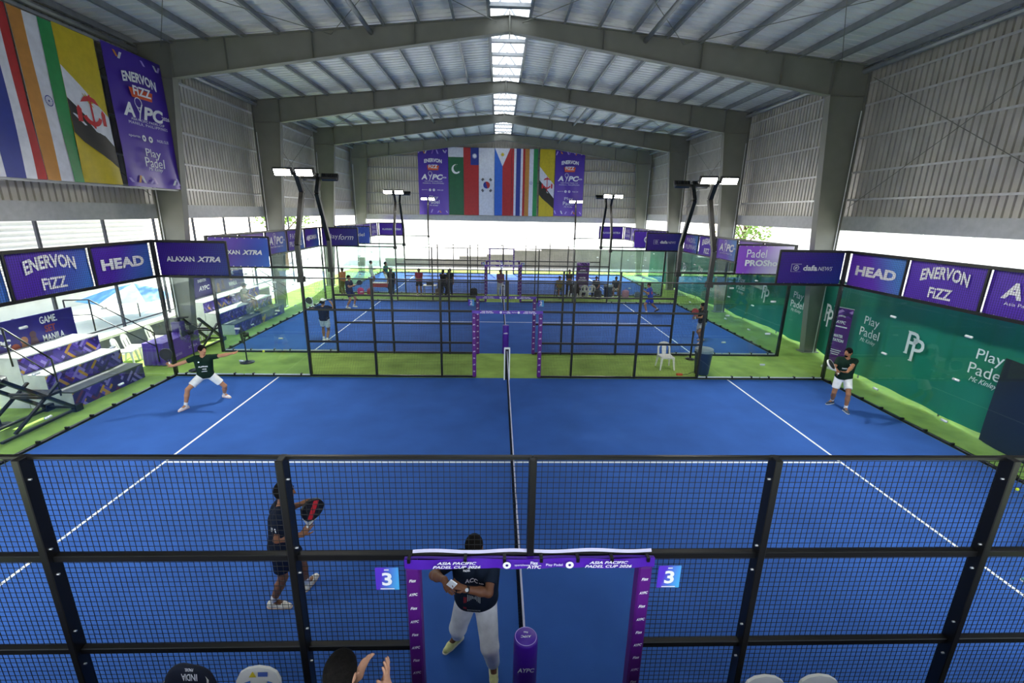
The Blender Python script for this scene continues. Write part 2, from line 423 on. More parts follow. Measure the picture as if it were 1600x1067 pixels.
# ------------------------------------------------------------------ outside: screens, walls, trees
M_SCREEN = m_tr.copy(); M_SCREEN.name = 'white mesh screen'; M_SCREEN.node_tree.nodes['Translucent BSDF'].inputs[0].default_value = (.86, .86, .84, 1); M_SCREEN.node_tree.nodes['Mix Shader'].inputs[0].default_value = .5; M_SCREEN.node_tree.nodes['Principled BSDF'].inputs['Base Color'].default_value = (.88, .88, .86, 1)
scr = thing('wall_outside_right', 'bright white mesh screens beyond the right side of the hall', None, (16, 12, 0), kind='structure')
pan = MB(); pan.sheet(lambda u, v: (.03 * math.sin(u * 9), u * 2.0, v * 4.9), 12, 1); pm = pan.mesh('screen_panel')
for k in range(16):
    place(pm, 'screen_panel', M_SCREEN, scr, loc=(16.0, -8 + k * 2.02, -.1))
    MB().box(15.9, -8 + k * 2.02 - .03, -.1, 15.97, -8 + k * 2.02 + .03, 4.9).build('screen_post', M_WHITE, scr)
scr = thing('wall_outside_back', 'bright white mesh screens beyond the far end of the hall', None, (0, 44, 0), kind='structure')
for k in range(21):
    if k in (1, 2): continue
    place(pm, 'screen_panel', M_SCREEN, scr, loc=(-22 + k * 2.02, 46, -.1), rz=-math.pi / 2, scale=(1, 1, 1.0))
    MB().box(-22 + k * 2.02 - .02, 45.9, -.1, -22 + k * 2.02 + .02, 45.95, 4.9).build('screen_post', mat('pale post', '#d5d6d2', .6), scr)
M_RET = mat('grey retaining wall', '#8f8d88', .9, .0, .12, 1.5, .2, 20)
for i, (x0, x1, z) in enumerate(((-4.0, -1.4, .78), (-1.4, 1.15, 1.0), (1.15, 3.85, 1.4), (3.85, 15.5, 1.6), (-11, -4.0, .5))):
    t = MB(); t.box(x0, 41, -.1, x1, 41.35, z); t.box(x0, 40.9, z, x1, 41.45, z + .12)
    t.build('wall_retaining', M_RET, kind='structure', label='stepped grey retaining wall behind the farthest court')
# left: louvred building, posts, low dark wall
M_LOUV = mat('pale louvre', '#e3e3df', .6, .0, .05, 2.0)
lb = thing('wall_outside_left', 'pale louvred building across the yard on the left', None, (-22, 15, 0), kind='structure')
MB().box(-22.6, -4, -.1, -22.2, 27, 7.5).build('facade', M_LOUV, lb)
lm = MB(); lm.box(0, 0, 0, .12, 31, .05); lme = lm.mesh('louvre_slat')
for k in range(26): place(lme, 'louvre_slat', M_LOUV, lb, loc=(-22.2, -4, .6 + k * .24), rot=(0, .5, 0))
M_DARKP = mat('dark fence post', '#2b2e38', .5)
yf = thing('yard_fence', 'thin dark posts of the yard fence outside the left wall', 'fence', (-15, 10, 0))
for k in range(11):
    MB().box(-15.04, 4.2 + k * 2.6, -.1, -14.96, 4.28 + k * 2.6, 5.2).build('post', M_DARKP, yf)
for z in (.45, 5.15):
    MB().box(-15.03, 4.2, z, -14.97, 30.3, z + .05).build('rail', M_DARKP, yf)
lw = thing('planter_wall', 'low dark grey wall with pale coping along the left yard', 'wall', (-13.9, 14, 0))
MB().box(-14.2, 8.6, -.1, -13.8, 24, .5).build('wall_body', mat('asphalt grey', '#565a60', .85), lw)
MB().box(-14.25, 8.6, .5, -13.75, 24, .58).build('coping', M_CONC, lw)
# ------------------------------------------------------------------ court enclosures
def wire_mesh(w, h, cell=.05, t=.0037):
    b = MB(); nx = max(1, round(w / cell)); nz = max(1, round(h / cell))
    for i in range(nx + 1):
        x = w * i / nx; b.bar((x, 0, 0), (x, 0, h), t, t, caps=False)
    for j in range(nz + 1):
        z = h * j / nz; b.bar((0, t, z), (w, t, z), t, t, caps=False)
    return b.mesh('wire_mesh')
WM = {}
def wires(w, h):
    k = (round(w, 2), round(h, 2))
    if k not in WM: WM[k] = wire_mesh(*k)
    return WM[k]
RAILS = (0.0, 1.08, 2.06, 2.98)
def post_mesh(h, w=.06, d=.115):
    b = MB(); b.cbox(-w / 2, -d / 2, 0, w / 2, d / 2, h, .006); return b.mesh('post')
POST3, POST4, POSTD = post_mesh(3.035), post_mesh(4.04, .09, .09), post_mesh(.98, .06, .08)
JAMB = post_mesh(2.1, .08, .09)
_r = MB(); _r.cbox(-1, -.03, 0, 1, .03, .06, .006); RAIL2 = _r.mesh('rail')
_r = MB(); _r.cbox(-1, -.02, .024, 1, .02, .055, .005); RAILT = _r.mesh('rail')
_r = MB(); _r.cbox(-.5, -.03, 0, .5, .03, .06, .006); RAIL1 = _r.mesh('rail')
_r = MB(); _r.cbox(-1, -.035, 0, 1, .035, .07, .006); RAILG = _r.mesh('rail')
_r = MB(); _r.box(-.995, -.006, 0, .995, .006, 2.93); PANE2 = _r.mesh('glass_pane')
_r = MB(); _r.tube([(-.07, -.012, 0), (.07, -.012, 0)], .03, 8); CLAMP = _r.mesh('glass_clamp', True)
_r = MB(); _r.tube([(-.022, 0, 0), (.022, 0, 0)], .009, 8); BOLT = _r.mesh('bolt', True)
_r = MB(); _r.box(-.02, -.03, 0, .02, .05, .07); CLIP = _r.mesh('base_clip')
M_BASE = mat('pale base strip', '#d9dedb', .35, .2)

def side_fence(y, s, label, near=False):
    """Side of a court: wire mesh for |x| < 6, glass for 6..10. s = -1 on the camera's side of its court, +1 on the far side (outward)."""
    f = thing('side_fence', label, 'fence', (0, y, 0))
    yc = y + s * .06
    for x in (-6, -4, -2, 2, 4, 6):
        p = place(POST3, 'post', M_BLACK, f, loc=(x, yc, 0))
        if near:
            for z in (.98, 1.35, 2.2, 2.85, 1.95):
                place(BOLT, 'bolt', M_BOLT, p, loc=(x + (.03 if x < 0 else -.03), yc + s * .02, z))
    for sx in (-1, 1):
        place(JAMB, 'door_jamb', M_BLACK, f, loc=(sx * 1.0, yc, 0))
    place(POSTD, 'post', M_BLACK, f, loc=(0, yc, 2.05))
    for z in RAILS:
        RM, dy = (RAILT, .03) if z > 2.5 else (RAIL2, .045)
        for x in (-5, -3, 3, 5): place(RM, 'rail', M_BLACK, f, loc=(x, y + s * dy, z))
        if z > 2:
            for x in (-1, 1): place(RM, 'rail', M_BLACK, f, loc=(x, y + s * dy, z))
        else:
            for x in (-1.5, 1.5): place(RAIL1, 'rail', M_BLACK, f, loc=(x, y + s * .045, z))
    for i in range(3):
        z0, z1 = RAILS[i] + .06, RAILS[i + 1]
        for x in (-6, -4, 2, 4): place(wires(1.94, z1 - z0), 'wire_mesh', M_WIRE, f, loc=(x + .03, y + s * .02, z0), kind='stuff')
        if i == 2:
            for x in (-2, 0): place(wires(1.94, z1 - z0), 'wire_mesh', M_WIRE, f, loc=(x + .03, y + s * .02, z0), kind='stuff')
        else:
            for x in (-1.97, 1.04): place(wires(.93, z1 - z0), 'wire_mesh', M_WIRE, f, loc=(x, y + s * .02, z0), kind='stuff')
    for sx in (-1, 1):
        place(POST4, 'corner_post', M_BLACK, f, loc=(sx * 10.05, y + s * .05, 0))
        for x in (7, 9):
            place(PANE2, 'glass_pane', M_GLASS, f, loc=(sx * x, y + s * .01, .06))
            place(RAILG, 'rail', M_BLACK, f, loc=(sx * x, y + s * .03, 2.985))
            place(RAILG, 'base_rail', M_BLACK, f, loc=(sx * x, y + s * .05, -.02))
            MB().box(sx * x - .98, y + s * .012 - .01, .05, sx * x + .98, y + s * .012 + .01, .085).build('base_strip', M_BASE, f)
            for q in (-.72, .1, .72): place(CLIP, 'base_clip', M_BLACK, f, loc=(sx * (x + q), y, .04))
        for z in (.5, 1.5, 2.5): place(CLAMP, 'glass_clamp', M_CLAMP, f, loc=(sx * 8, y - .004, z))
        place(RAILG, 'rail', M_BLACK, f, loc=(sx * 9, y + s * .03, 3.97))
        place(post_mesh(1.0, .05, .05), 'banner_post', M_BLACK, f, loc=(sx * 8, y + s * .03, 3.03))
        place(wires(1.94, .92), 'wire_mesh', M_WIRE, f, loc=(sx * 9 - .97, y - .012, 3.05), kind='stuff')
    return f
_r = MB(); _r.box(-.006, -.995, 0, .006, .995, 2.93); PANEY = _r.mesh('glass_pane')
_r = MB(); _r.tube([(-.0, -.07, 0), (0, .07, 0)], .03, 8); CLAMPY = _r.mesh('glass_clamp', True)
def end_wall(y0, s, label):
    f = thing('end_wall', label, 'glass wall', (s * 10, y0 + 5, 0))
    x = s * 10.02
    for k in range(5):
        yc = y0 + 1 + 2 * k
        place(PANEY, 'glass_pane', M_GLASS, f, loc=(x, yc, .06))
        for z, nm in ((2.985, 'rail'), (3.97, 'rail'), (-.02, 'base_rail')):
            place(RAILG, nm, M_BLACK, f, loc=(x + s * .03, yc, z), rz=math.pi / 2)
        for q in (-.66, 0, .66): place(CLIP, 'base_clip', M_BLACK, f, loc=(x - s * .02, yc + q, .04), rz=math.pi / 2)
        place(wires(1.94, .92), 'wire_mesh', M_WIRE, f, loc=(x - s * .005, yc - .97, 3.05), rz=math.pi / 2, kind='stuff')
        if k:
            place(post_mesh(1.0, .05, .05), 'banner_post', M_BLACK, f, loc=(x + s * .03, y0 + 2 * k, 3.03))
            for z in (.5, 1.5, 2.5): place(CLAMPY, 'glass_clamp', M_CLAMP, f, loc=(x - s * .01, y0 + 2 * k, z))
    return f
Y0S = (0.0, 12.6, 25.2); WHICH = ('nearest', 'middle', 'farthest')
for y0, wn_ in zip(Y0S, WHICH):
    if wn_ == 'nearest':
        side_fence(y0 - .06, -1, 'black wire mesh fence with open doorway across the foreground', True)
    else:
        side_fence(y0, -1, f'black mesh and glass fence on the camera side of the {wn_} court')
    side_fence(y0 + 10.02, 1, f'black mesh and glass fence on the far side of the {wn_} court')
    end_wall(y0, -1, f'glass end wall on the left of the {wn_} court')
    end_wall(y0, 1, f'glass end wall on the right of the {wn_} court')

# nets
_b = MB()
for i in range(215): _b.bar((0, i * 9.7 / 214, .03), (0, i * 9.7 / 214, .88), .003, .003, caps=False)
for j in range(19): _b.bar((.002, 0, .03 + j * .047), (.002, 9.7, .03 + j * .047), .003, .003, caps=False)
NETM = _b.mesh('net_mesh')
_b = MB(); _b.sheet(lambda u, v: (.012 * math.cos(v * 2 * math.pi), .0 + u * 9.7, .895 + .035 * math.sin(v * 2 * math.pi) - .04 * math.sin(u * math.pi)), 20, 8); TAPE = _b.mesh('net_tape', True)
_b = MB(); _b.lathe([(.10, 0), (.115, .02), (.115, 1.02), (.112, 1.045), (.10, 1.055)], 28); PAD = _b.mesh('post_pad', True)
_b = MB(); disc(_b, (0, 0, 1.0555), (1, 0, 0), (0, 1, 0), .104, .098, n=32, off=.002); PADR = _b.mesh('pad_rim')
for y0, wn_ in zip(Y0S, WHICH):
    t = thing('padel_net', f'padel net with pale top tape across the {wn_} court', 'net', (0, y0, 0))
    place(NETM, 'net_mesh', M_WIRE, t, loc=(0, y0 + .15, 0), kind='stuff')
    place(TAPE, 'net_tape', mat('net tape', '#cfcbe0', .6), t, loc=(0, y0 + .15, 0))
    pad = place(PAD, 'post_pad', M_PURPLE, t, loc=(0, y0 + .02, 0))
    place(PADR, 'pad_rim', M_LAV, pad, loc=(0, y0 + .02, 0))
    b = MB(); ux, uy, o = (-1, 0, 0), (0, -1, 0), (0, y0 + .02, 1.056)
    letters(b, 'AYPC', (0.0, y0 + .015, 1.056), ux, uy, h=.026, w=.1, bold=.02, shear=.2, off=.004)
    letters(b, 'Fizz', (0.0, y0 + .06, 1.056), ux, uy, h=.02, bold=.02, off=.004)
    b.build('lettering', M_INK, pad)
    b = MB(); letters(b, 'AYPC', (0, y0 + .02 - .117, .78), (1, 0, 0), (0, 0, 1), h=.05, w=.16, bold=.02, shear=.2, off=.002); b.build('lettering', M_INK, pad)
    fp = MB(); fp.cbox(-.05, y0 + 9.85, 0, .05, y0 + 9.95, .98, .012)
    fp.build('net_post', M_BLACK, t)
    b = MB()
    for sx in (-1, 1): b.box(sx * .075 - .018, y0 + 9.84, 0, sx * .075 + .018, y0 + 9.88, 1.0)
    b.box(-.09, y0 + 9.84, .98, .09, y0 + 9.88, 1.03); b.build('post_trim', M_WHITE, t)

# purple covers around each doorway (header strip and two jamb sleeves)
def door_cover(y, s, label, detail):
    t = thing('doorway_cover', label, 'cover', (0, y, 0), group='purple doorway covers' if not detail else None)
    yc = y + s * .06; yo = yc - .075            # printed face looks towards the camera
    for sx in (-1, 1):
        b = MB(); b.cbox(sx * 1.0 - .058, yc - .065, .02, sx * 1.0 + .058, yc + .065, 2.02, .014)
        sl = b.build('jamb_sleeve', M_PURPLE_D, t)
        L = MB()
        for k in range(13 if detail else 9):
            z = 1.9 - k * (.145 if detail else .21)
            letters(L, 'AYPC' if k % 2 else 'Fizz', (sx * 1.0, yc - .066, z), (1, 0, .12), (0, 0, 1), h=.028 if detail else .04, w=.075 if k % 2 else .06, bold=.02, shear=.25, off=.003)
        L.build('lettering', M_INK, sl)
    b = MB(); b.sheet(lambda u, v: (-1.06 + 2.12 * u, yo - .012 * abs(math.sin(u * 26)) * v - .004, 2.128 - .09 * v - .006 * math.sin(u * 17)), 60, 3)
    b.sheet(lambda u, v: (-1.06 + 2.12 * u, yo + .03 - .03 * v, 2.128 + .004 * math.sin(u * 23)), 40, 1)
    h = b.build('header_strip', M_PURPLE, t)
    L = MB()
    for x in (-.62, .66):
        letters(L, 'ASIA PACIFIC', (x, yo - .02, 2.105), (1, 0, 0), (0, 0, 1), h=.027, w=.33, bold=.02, shear=.3, off=.008)
        letters(L, 'PADEL CUP 2026', (x, yo - .02, 2.067), (1, 0, 0), (0, 0, 1), h=.027, w=.40, bold=.02, shear=.3, off=.008)
    letters(L, 'AYPC', (.03, yo - .02, 2.064), (1, 0, 0), (0, 0, 1), h=.035, w=.12, bold=.02, shear=.2, off=.008)
    letters(L, 'Fizz', (.03, yo - .02, 2.104), (1, 0, 0), (0, 0, 1), h=.03, bold=.02, off=.008)
    letters(L, 'Play Padel', (.2, yo - .02, 2.082), (1, 0, 0), (0, 0, 1), h=.03, w=.14, off=.008)
    for x in (-.2, .33): disc(L, (x, yo - .02, 2.082), (1, 0, 0), (0, 0, 1), .034, .012, off=.008)
    letters(L, 'sportshouse', (-.07, yo - .02, 2.082), (1, 0, 0), (0, 0, 1), h=.026, w=.13, off=.008)
    L.build('lettering', M_INK, h)
    if detail:
        for x in (-1.02, -.55, -.22, .09, .4, .69, 1.0):
            MB().box(x - .013, yo - .022, 2.10, x + .013, yo + .05, 2.14).build('cable_tie', M_BLACK, h)
        MB().sheet(lambda u, v: (-1.0 + 2.05 * u, yo + .055 + .02 * v, 2.14 + .018 * v + .008 * math.sin(u * 19)), 40, 2).build('header_lining', mat('white lining', '#d9d4ee', .6), h)
for y0, wn_ in zip(Y0S, WHICH):
    door_cover(y0 - (.06 if y0 == 0 else 0), -1, f'purple printed cover around the doorway on the camera side of the {wn_} court' if y0 else 'large purple printed cover around the foreground doorway', y0 == 0)
    door_cover(y0 + 10.02, 1, f'purple printed cover around the doorway on the far side of the {wn_} court', False)

# court number signs
M_SIGN = grad_mat('sign gradient', '#5a35c8', '#4fb2ee', 0, .4, .1, .9)
def sign(x, y, z, num, label, back=False):
    t = thing('number_sign', label, 'sign', (x, y, z))
    MB().cbox(x - .1, y - .004, z - .115, x + .1, y + .004, z + .115, .002).build('plate', M_SIGN, t)
    L = MB(); letters(L, num, (x, y - .006, z + .005), (1, 0, 0), (0, 0, 1), h=.135, w=.085, bold=.03)
    rect(L, (x, y - .006, z), (1, 0, 0), (0, 0, 1), -.06, -.1, .06, -.09); rect(L, (x, y - .006, z), (1, 0, 0), (0, 0, 1), -.02, .095, .02, .105)
    L.build('lettering', M_INK, t)
for sx, side in ((-1, 'left'), (1, 'right')):
    sign(sx * 1.225, -.145, 1.885, '3', f'small blue and purple number 3 sign {side} of the foreground doorway')
    sign(sx * 1.225, 12.5, 1.885, '2', f'small purple number 2 sign {side} of the middle court doorway')
    sign(sx * 1.225, 25.1, 1.885, '1', f'tiny number 1 sign {side} of the farthest court doorway')

# floodlight poles
M_LED = emit_mat('lit lamp', '#fff6e2', 60.0)
def flood_pole(x, y, s, label, k=1.0):
    """s: outward direction (away from its court)."""
    t = thing('floodlight_pole', label, 'floodlight', (x, y, 3.0), group='court floodlights')
    P = [(x, y + s * .05, 3.0), (x, y + s * .02, 3.95), (x, y + s * .72 * k, 5.42), (x, y + s * .45, 5.9)]
    b = MB()
    for a, c in zip(P[:-1], P[1:]): b.bar(a, c, .12, .12, (1, 0, 0))
    b.build('pole', M_BLACK, t)
    MB().box(x - .09, y - .09 + s * .05, 2.9, x + .09, y + .09 + s * .05, 3.06).build('bracket', M_BLACK, t)
    MB().bar((x - .55, y + s * .43, 5.9), (x + .55, y + s * .43, 5.9), .07, .07).build('cross_arm', M_BLACK, t)
    til = math.radians(28)
    for k, dx in enumerate((-.3, .3)):
        c = Vector((x + dx, y + s * .28, 5.93))
        n = Vector((0, -s * math.cos(til), -math.sin(til))); up = Vector((0, -s * math.sin(til), math.cos(til))); X = Vector((1, 0, 0))
        b = MB(); b.prism([(-.24, -.11), (.24, -.11), (.26, -.06), (.26, .1), (-.26, .1), (-.26, -.06)], c - n * .07, X, up, n * .1)
        for q in range(7): b.bar(c - n * .07 + X * (-.21 + q * .07) - up * .1, c - n * .07 + X * (-.21 + q * .07) + up * .09, .012, .05, n)
        b.bar(c - n * .12 + X * .0 - up * .02, Vector((x + dx, y + s * .43, 5.9)), .04, .04)
        h = b.build('lamp_head', M_BLACK, t)
        e = MB(); o = c + n * .036
        e.add([o + X * a + up * d for a, d in ((-.22, -.09), (.22, -.09), (.22, .085), (-.22, .085))], [(0, 1, 2, 3)] if (X.cross(up)).dot(n) > 0 else [(3, 2, 1, 0)])
        e.build('lens', M_LED, h)
    ld = bpy.data.lights.new('floodlight', 'AREA'); ld.shape = 'RECTANGLE'; ld.size = .95; ld.size_y = .2; ld.energy = FLOOD_POWER; ld.color = (1, .97, .9); ld.spread = math.radians(125)
    lo = bpy.data.objects.new('floodlight', ld); COL.objects.link(lo)
    lo.location = (x, y + s * .28 - s * .06, 5.9); lo.rotation_euler = Vector((-x * .05, s * math.cos(math.radians(48)), math.sin(math.radians(48)))).to_track_quat('Z', 'Y').to_euler()
for y0, wn_ in zip(Y0S, WHICH):
    for sx, side in ((-1, 'left'), (1, 'right')):
        flood_pole(sx * 6, y0, -1, f'bent black floodlight pole on the {side} camera-side fence of the {wn_} court')
        flood_pole(sx * 6, y0 + 10.02, 1, f'bent black floodlight pole on the {side} far-side fence of the {wn_} court', .4 if y0 > 25 else 1.0)
# ------------------------------------------------------------------ printed banners on the court frames
G_BLUE = grad_mat('print violet to blue', '#4a1fa8', '#3d74cf', 0, .38, .25, 1.0)
G_BLUEY = grad_mat('print violet to blue along wall', '#4a1fa8', '#3d79cf', 1, .38, .25, 1.0)
G_BLUEYR = grad_mat('print blue to violet along wall', '#4f86d4', '#6a3cc4', 1, .38, -.2, .45)
G_VIO = mat('print violet', '#5a32bb', .38, .0, .08, 1.0)
G_VIOL = mat('print light violet', '#8a66c8', .38, .0, .08, 1.0)
G_NAVY = grad_mat('print deep violet to navy', '#3c1a93', '#203a92', 0, .38, .2, 1.0)
G_SHOP = grad_mat('print violet to white', '#8f4fd0', '#f2eefa', 0, .38, .15, .9)
M_RED = mat('red print', '#c8242e', .5); M_ORG = mat('orange print', '#d0852f', .5); M_WARM = mat('fizz orange print', '#e05a30', .5)
UZ = Vector((0, 0, 1))
def draw_enervon(L, o, ux, w, extra=None):
    letters(L, 'ENERVON', o + UZ * w * .07, ux, UZ, h=w * .15, w=w * .62, bold=.035, arc=.35, off=.02)
    letters(L, 'FiZZ', o - UZ * w * .12, ux, UZ, h=w * .13, w=w * .3, bold=.03, off=.02)
def draw_aypc(L, o, ux, w, sub=True):
    ux = Vector(ux)
    letters(L, 'A', o - ux * w * .25 + UZ * w * .04, ux, UZ, h=w * .17, w=w * .2, bold=.04, shear=.15, off=.02)
    letters(L, 'PC', o + ux * w * .17 + UZ * w * .04, ux, UZ, h=w * .17, w=w * .36, bold=.04, shear=.2, off=.02)
    q = o - ux * w * .07 + UZ * w * .05
    poly(L, q, ux, UZ, [(-.05 * w, .06 * w), (-.03 * w, .06 * w), (0, .0), (.05 * w, .09 * w), (.07 * w, .09 * w), (.015 * w, -.03 * w), (-.02 * w, -.12 * w), (-.04 * w, -.12 * w), (-.005 * w, -.02 * w)], off=.02)
    disc(L, q + ux * w * .01 + UZ * w * .08, ux, UZ, w * .022, off=.02); disc(L, q - ux * w * .0 + UZ * w * .1, ux, UZ, w * .055, w * .047, off=.02)
    letters(L, '2026', o + ux * w * .36 + UZ * w * .04, ux, UZ, h=w * .04, w=w * .12, bold=.02, off=.022)
    if sub: letters(L, 'Asia Pacific Padel Cup', o - UZ * w * .1, ux, UZ, h=w * .05, w=w * .6, off=.02)
def draw_dafa(L, o, ux, w):
    ux = Vector(ux)
    letters(L, 'dafa', o + ux * w * .0, ux, UZ, h=w * .085, w=w * .22, bold=.035, off=.02)
    letters(L, 'NEWS', o + ux * w * .235 - UZ * w * .008, ux, UZ, h=w * .062, w=w * .22, shear=.25, off=.02)
    c = o - ux * w * .22
    disc(L, c, ux, UZ, w * .042, w * .034, off=.02); letters(L, 'e', c, ux, UZ, h=w * .035, bold=.01, shear=.3, off=.02)
    for a in ((-.075, .055, .075, .06), (-.075, -.06, .075, -.055), (-.078, -.06, -.073, .06)): rect(L, c, ux, UZ, *(q * w for q in a), off=.02)
DRAW = {
    'enervon': draw_enervon, 'aypc': draw_aypc, 'dafa': draw_dafa,
    'head': lambda L, o, ux, w: letters(L, 'HEAD', o, ux, UZ, h=w * .14, w=w * .72, bold=.045, off=.02),
    'alaxan': lambda L, o, ux, w: (letters(L, 'ALAXAN', o - Vector(ux) * w * .18, ux, UZ, h=w * .075, w=w * .4, bold=.03, off=.02), letters(L, 'XTRA', o + Vector(ux) * w * .22, ux, UZ, h=w * .08, w=w * .34, bold=.045, shear=.35, off=.02)),
    'shop': lambda L, o, ux, w: (letters(L, 'Padel', o - Vector(ux) * w * .17 + UZ * w * .11, ux, UZ, h=w * .14, w=w * .36, off=.02), letters(L, 'PROShop', o - Vector(ux) * w * .02 - UZ * w * .07, ux, UZ, h=w * .14, w=w * .68, bold=.04, off=.02)),
    'pilipinas': lambda L, o, ux, w: (letters(L, 'PADEL', o + UZ * w * .09, ux, UZ, h=w * .12, w=w * .6, bold=.01, space=1.3, off=.02), letters(L, 'PILIPINAS', o - UZ * w * .09, ux, UZ, h=w * .12, w=w * .72, bold=.01, off=.02)),
    'joma': lambda L, o, ux, w: letters(L, '#JOMA', o, ux, UZ, h=w * .15, w=w * .7, bold=.045, shear=.2, off=.02),
    'playform': lambda L, o, ux, w: (letters(L, 'play', o - Vector(ux) * w * .2, ux, UZ, h=w * .16, w=w * .3, off=.02), letters(L, 'form', o + Vector(ux) * w * .17, ux, UZ, h=w * .15, w=w * .42, shear=.35, off=.02)),
    'playpadel': lambda L, o, ux, w: letters(L, 'Play Padel', o, ux, UZ, h=w * .13, w=w * .7, off=.02),
    'rings': lambda L, o, ux, w: (disc(L, o - Vector(ux) * w * .1, ux, UZ, w * .1, w * .06, off=.02), disc(L, o + Vector(ux) * w * .1, ux, UZ, w * .1, w * .06, off=.02)),
    'plain': lambda L, o, ux, w: None,
}
def frame_banner(o, ux, design, m, label, w=1.95, h=.955):
    o = Vector(o); ux = Vector(ux); n = ux.cross(UZ)
    t = thing('banner', label, 'banner', tuple(o - UZ * h / 2))
    b = MB(); ph = random.random() * 6
    fn = lambda u, v: o + ux * (u - .5) * w + UZ * (v - .5) * h + n * (.008 * math.sin(u * 7 + ph) * math.sin(v * 5 + ph))
    b.sheet(fn, 10, 5)
    k = len(b.v); b.v += [tuple(Vector(p) - n * .006) for p in b.v[:k]]; b.f += [tuple(i + k for i in reversed(f)) for f in b.f[:]]
    b.build('vinyl_sheet', m, t, smooth=True)
    L = MB(); DRAW[design](L, o, ux, w)
    if design == 'rings':
        for q in (-1, 1): L = MB(); disc(L, o + ux * q * w * .1, ux, UZ, w * .1, w * .06, off=.02); L.build('printed_ring', M_INK, t)
    elif L.v: L.build('lettering', M_INK, t)
    E = MB()
    for i in range(9):
        for z in (-.5, .5): E.box(*(o + ux * (i / 8 - .5) * (w - .04) + UZ * z * (h - .03) - Vector((.012, .012, .012))), *(o + ux * (i / 8 - .5) * (w - .04) + UZ * z * (h - .03) + Vector((.012, .012, .012))))
    E.build('eyelets', M_BOLT, t)
YP, YM, XP = (0, 1, 0), (0, -1, 0), (1, 0, 0)
zb = 3.51
for k, d, m in ((4, 'head', G_BLUEY), (3, 'enervon', G_BLUEY), (2, 'aypc', G_BLUEY), (1, 'head', G_BLUEY)):
    frame_banner((-10.11, 1 + 2 * k, zb), YP, d, m, {4: 'purple to blue sports brand banner next to the front left corner', 3: 'purple to blue fizz drink banner on the left end of the nearest court', 2: 'blue cup logo banner cut by the left picture edge', 1: 'purple banner nearest the camera on the left end wall'}[k])
for k, d, m in ((4, 'head', G_BLUEYR), (3, 'enervon', G_VIO), (2, 'aypc', G_VIO), (1, 'head', G_VIO)):
    frame_banner((10.11, 1 + 2 * k, zb), YM, d, m, {4: 'lilac to blue sports brand banner next to the right glass corner', 3: 'violet fizz drink banner on the right end of the nearest court', 2: 'violet cup logo banner cut by the right picture edge', 1: 'violet banner nearest the camera on the right end wall'}[k])
frame_banner((-9, 10.11, zb), XP, 'alaxan', G_NAVY, 'dark purple banner behind mesh at the left corner of the nearest court')
frame_banner((9, 10.11, zb), XP, 'dafa', G_NAVY, 'dark purple news banner behind mesh at the right corner of the nearest court')
frame_banner((-9, 12.51, zb), XP, 'alaxan', G_BLUE, 'bright violet to blue banner on the left corner of the middle court')
frame_banner((9, 12.51, zb), XP, 'shop', G_SHOP, 'pale violet pro shop banner on the right corner of the middle court')
for k, d, m, lab in ((0, 'plain', G_VIOL, 'blank lilac banner behind the front corner'), (1, 'plain', G_VIOL, 'blank lilac banner beside the cup logo banner'), (2, 'aypc', G_BLUEY, 'lilac cup logo banner'), (3, 'pilipinas', G_BLUEY, 'padel federation banner'), (4, 'joma', G_BLUEY, 'small sportswear brand banner')):
    frame_banner((-10.11, 12.6 + 1 + 2 * k, zb), YP, d, m, lab + ' on the left end of the middle court')
for k, d, m, lab in ((0, 'plain', G_VIOL, 'blank violet banner behind the pro shop banner'), (1, 'plain', G_VIOL, 'second blank violet banner'), (2, 'aypc', G_BLUEYR, 'cup logo banner'), (3, 'enervon', G_VIO, 'violet fizz drink banner'), (4, 'pilipinas', G_BLUEYR, 'padel federation banner')):
    frame_banner((10.11, 12.6 + 1 + 2 * k, zb), YM, d, m, lab + ' on the right end of the middle court')
frame_banner((-9, 22.71, zb), XP, 'playform', G_NAVY, 'purple playform banner on the far left corner of the middle court')
frame_banner((9, 22.71, zb), XP, 'dafa', G_NAVY, 'purple news banner on the far right corner of the middle court')
frame_banner((-9, 25.11, zb), XP, 'playpadel', mat('print royal blue', '#3450b4', .4), 'blue banner half hidden behind the playform banner')
frame_banner((9, 25.11, zb), XP, 'rings', G_VIO, 'violet banner with two joined white rings on the farthest court')
for k in range(5):
    frame_banner((-10.11, 26.2 + 2 * k, zb), YP, ('plain', 'aypc', 'enervon', 'head', 'pilipinas')[k], G_VIO, f'purple banner on the left end of the farthest court, {("first", "second", "third", "fourth", "fifth")[k]} from the middle court')
    frame_banner((10.11, 26.2 + 2 * k, zb), YM, ('plain', 'aypc', 'enervon', 'head', 'pilipinas')[k], G_VIO, f'purple banner on the right end of the farthest court, {("first", "second", "third", "fourth", "fifth")[k]} from the middle court')
frame_banner((-9, 35.31, zb), XP, 'alaxan', G_VIO, 'small violet banner at the left corner of the last fence')
frame_banner((9, 35.31, zb), XP, 'alaxan', G_VIO, 'small violet banner at the right corner of the last fence')

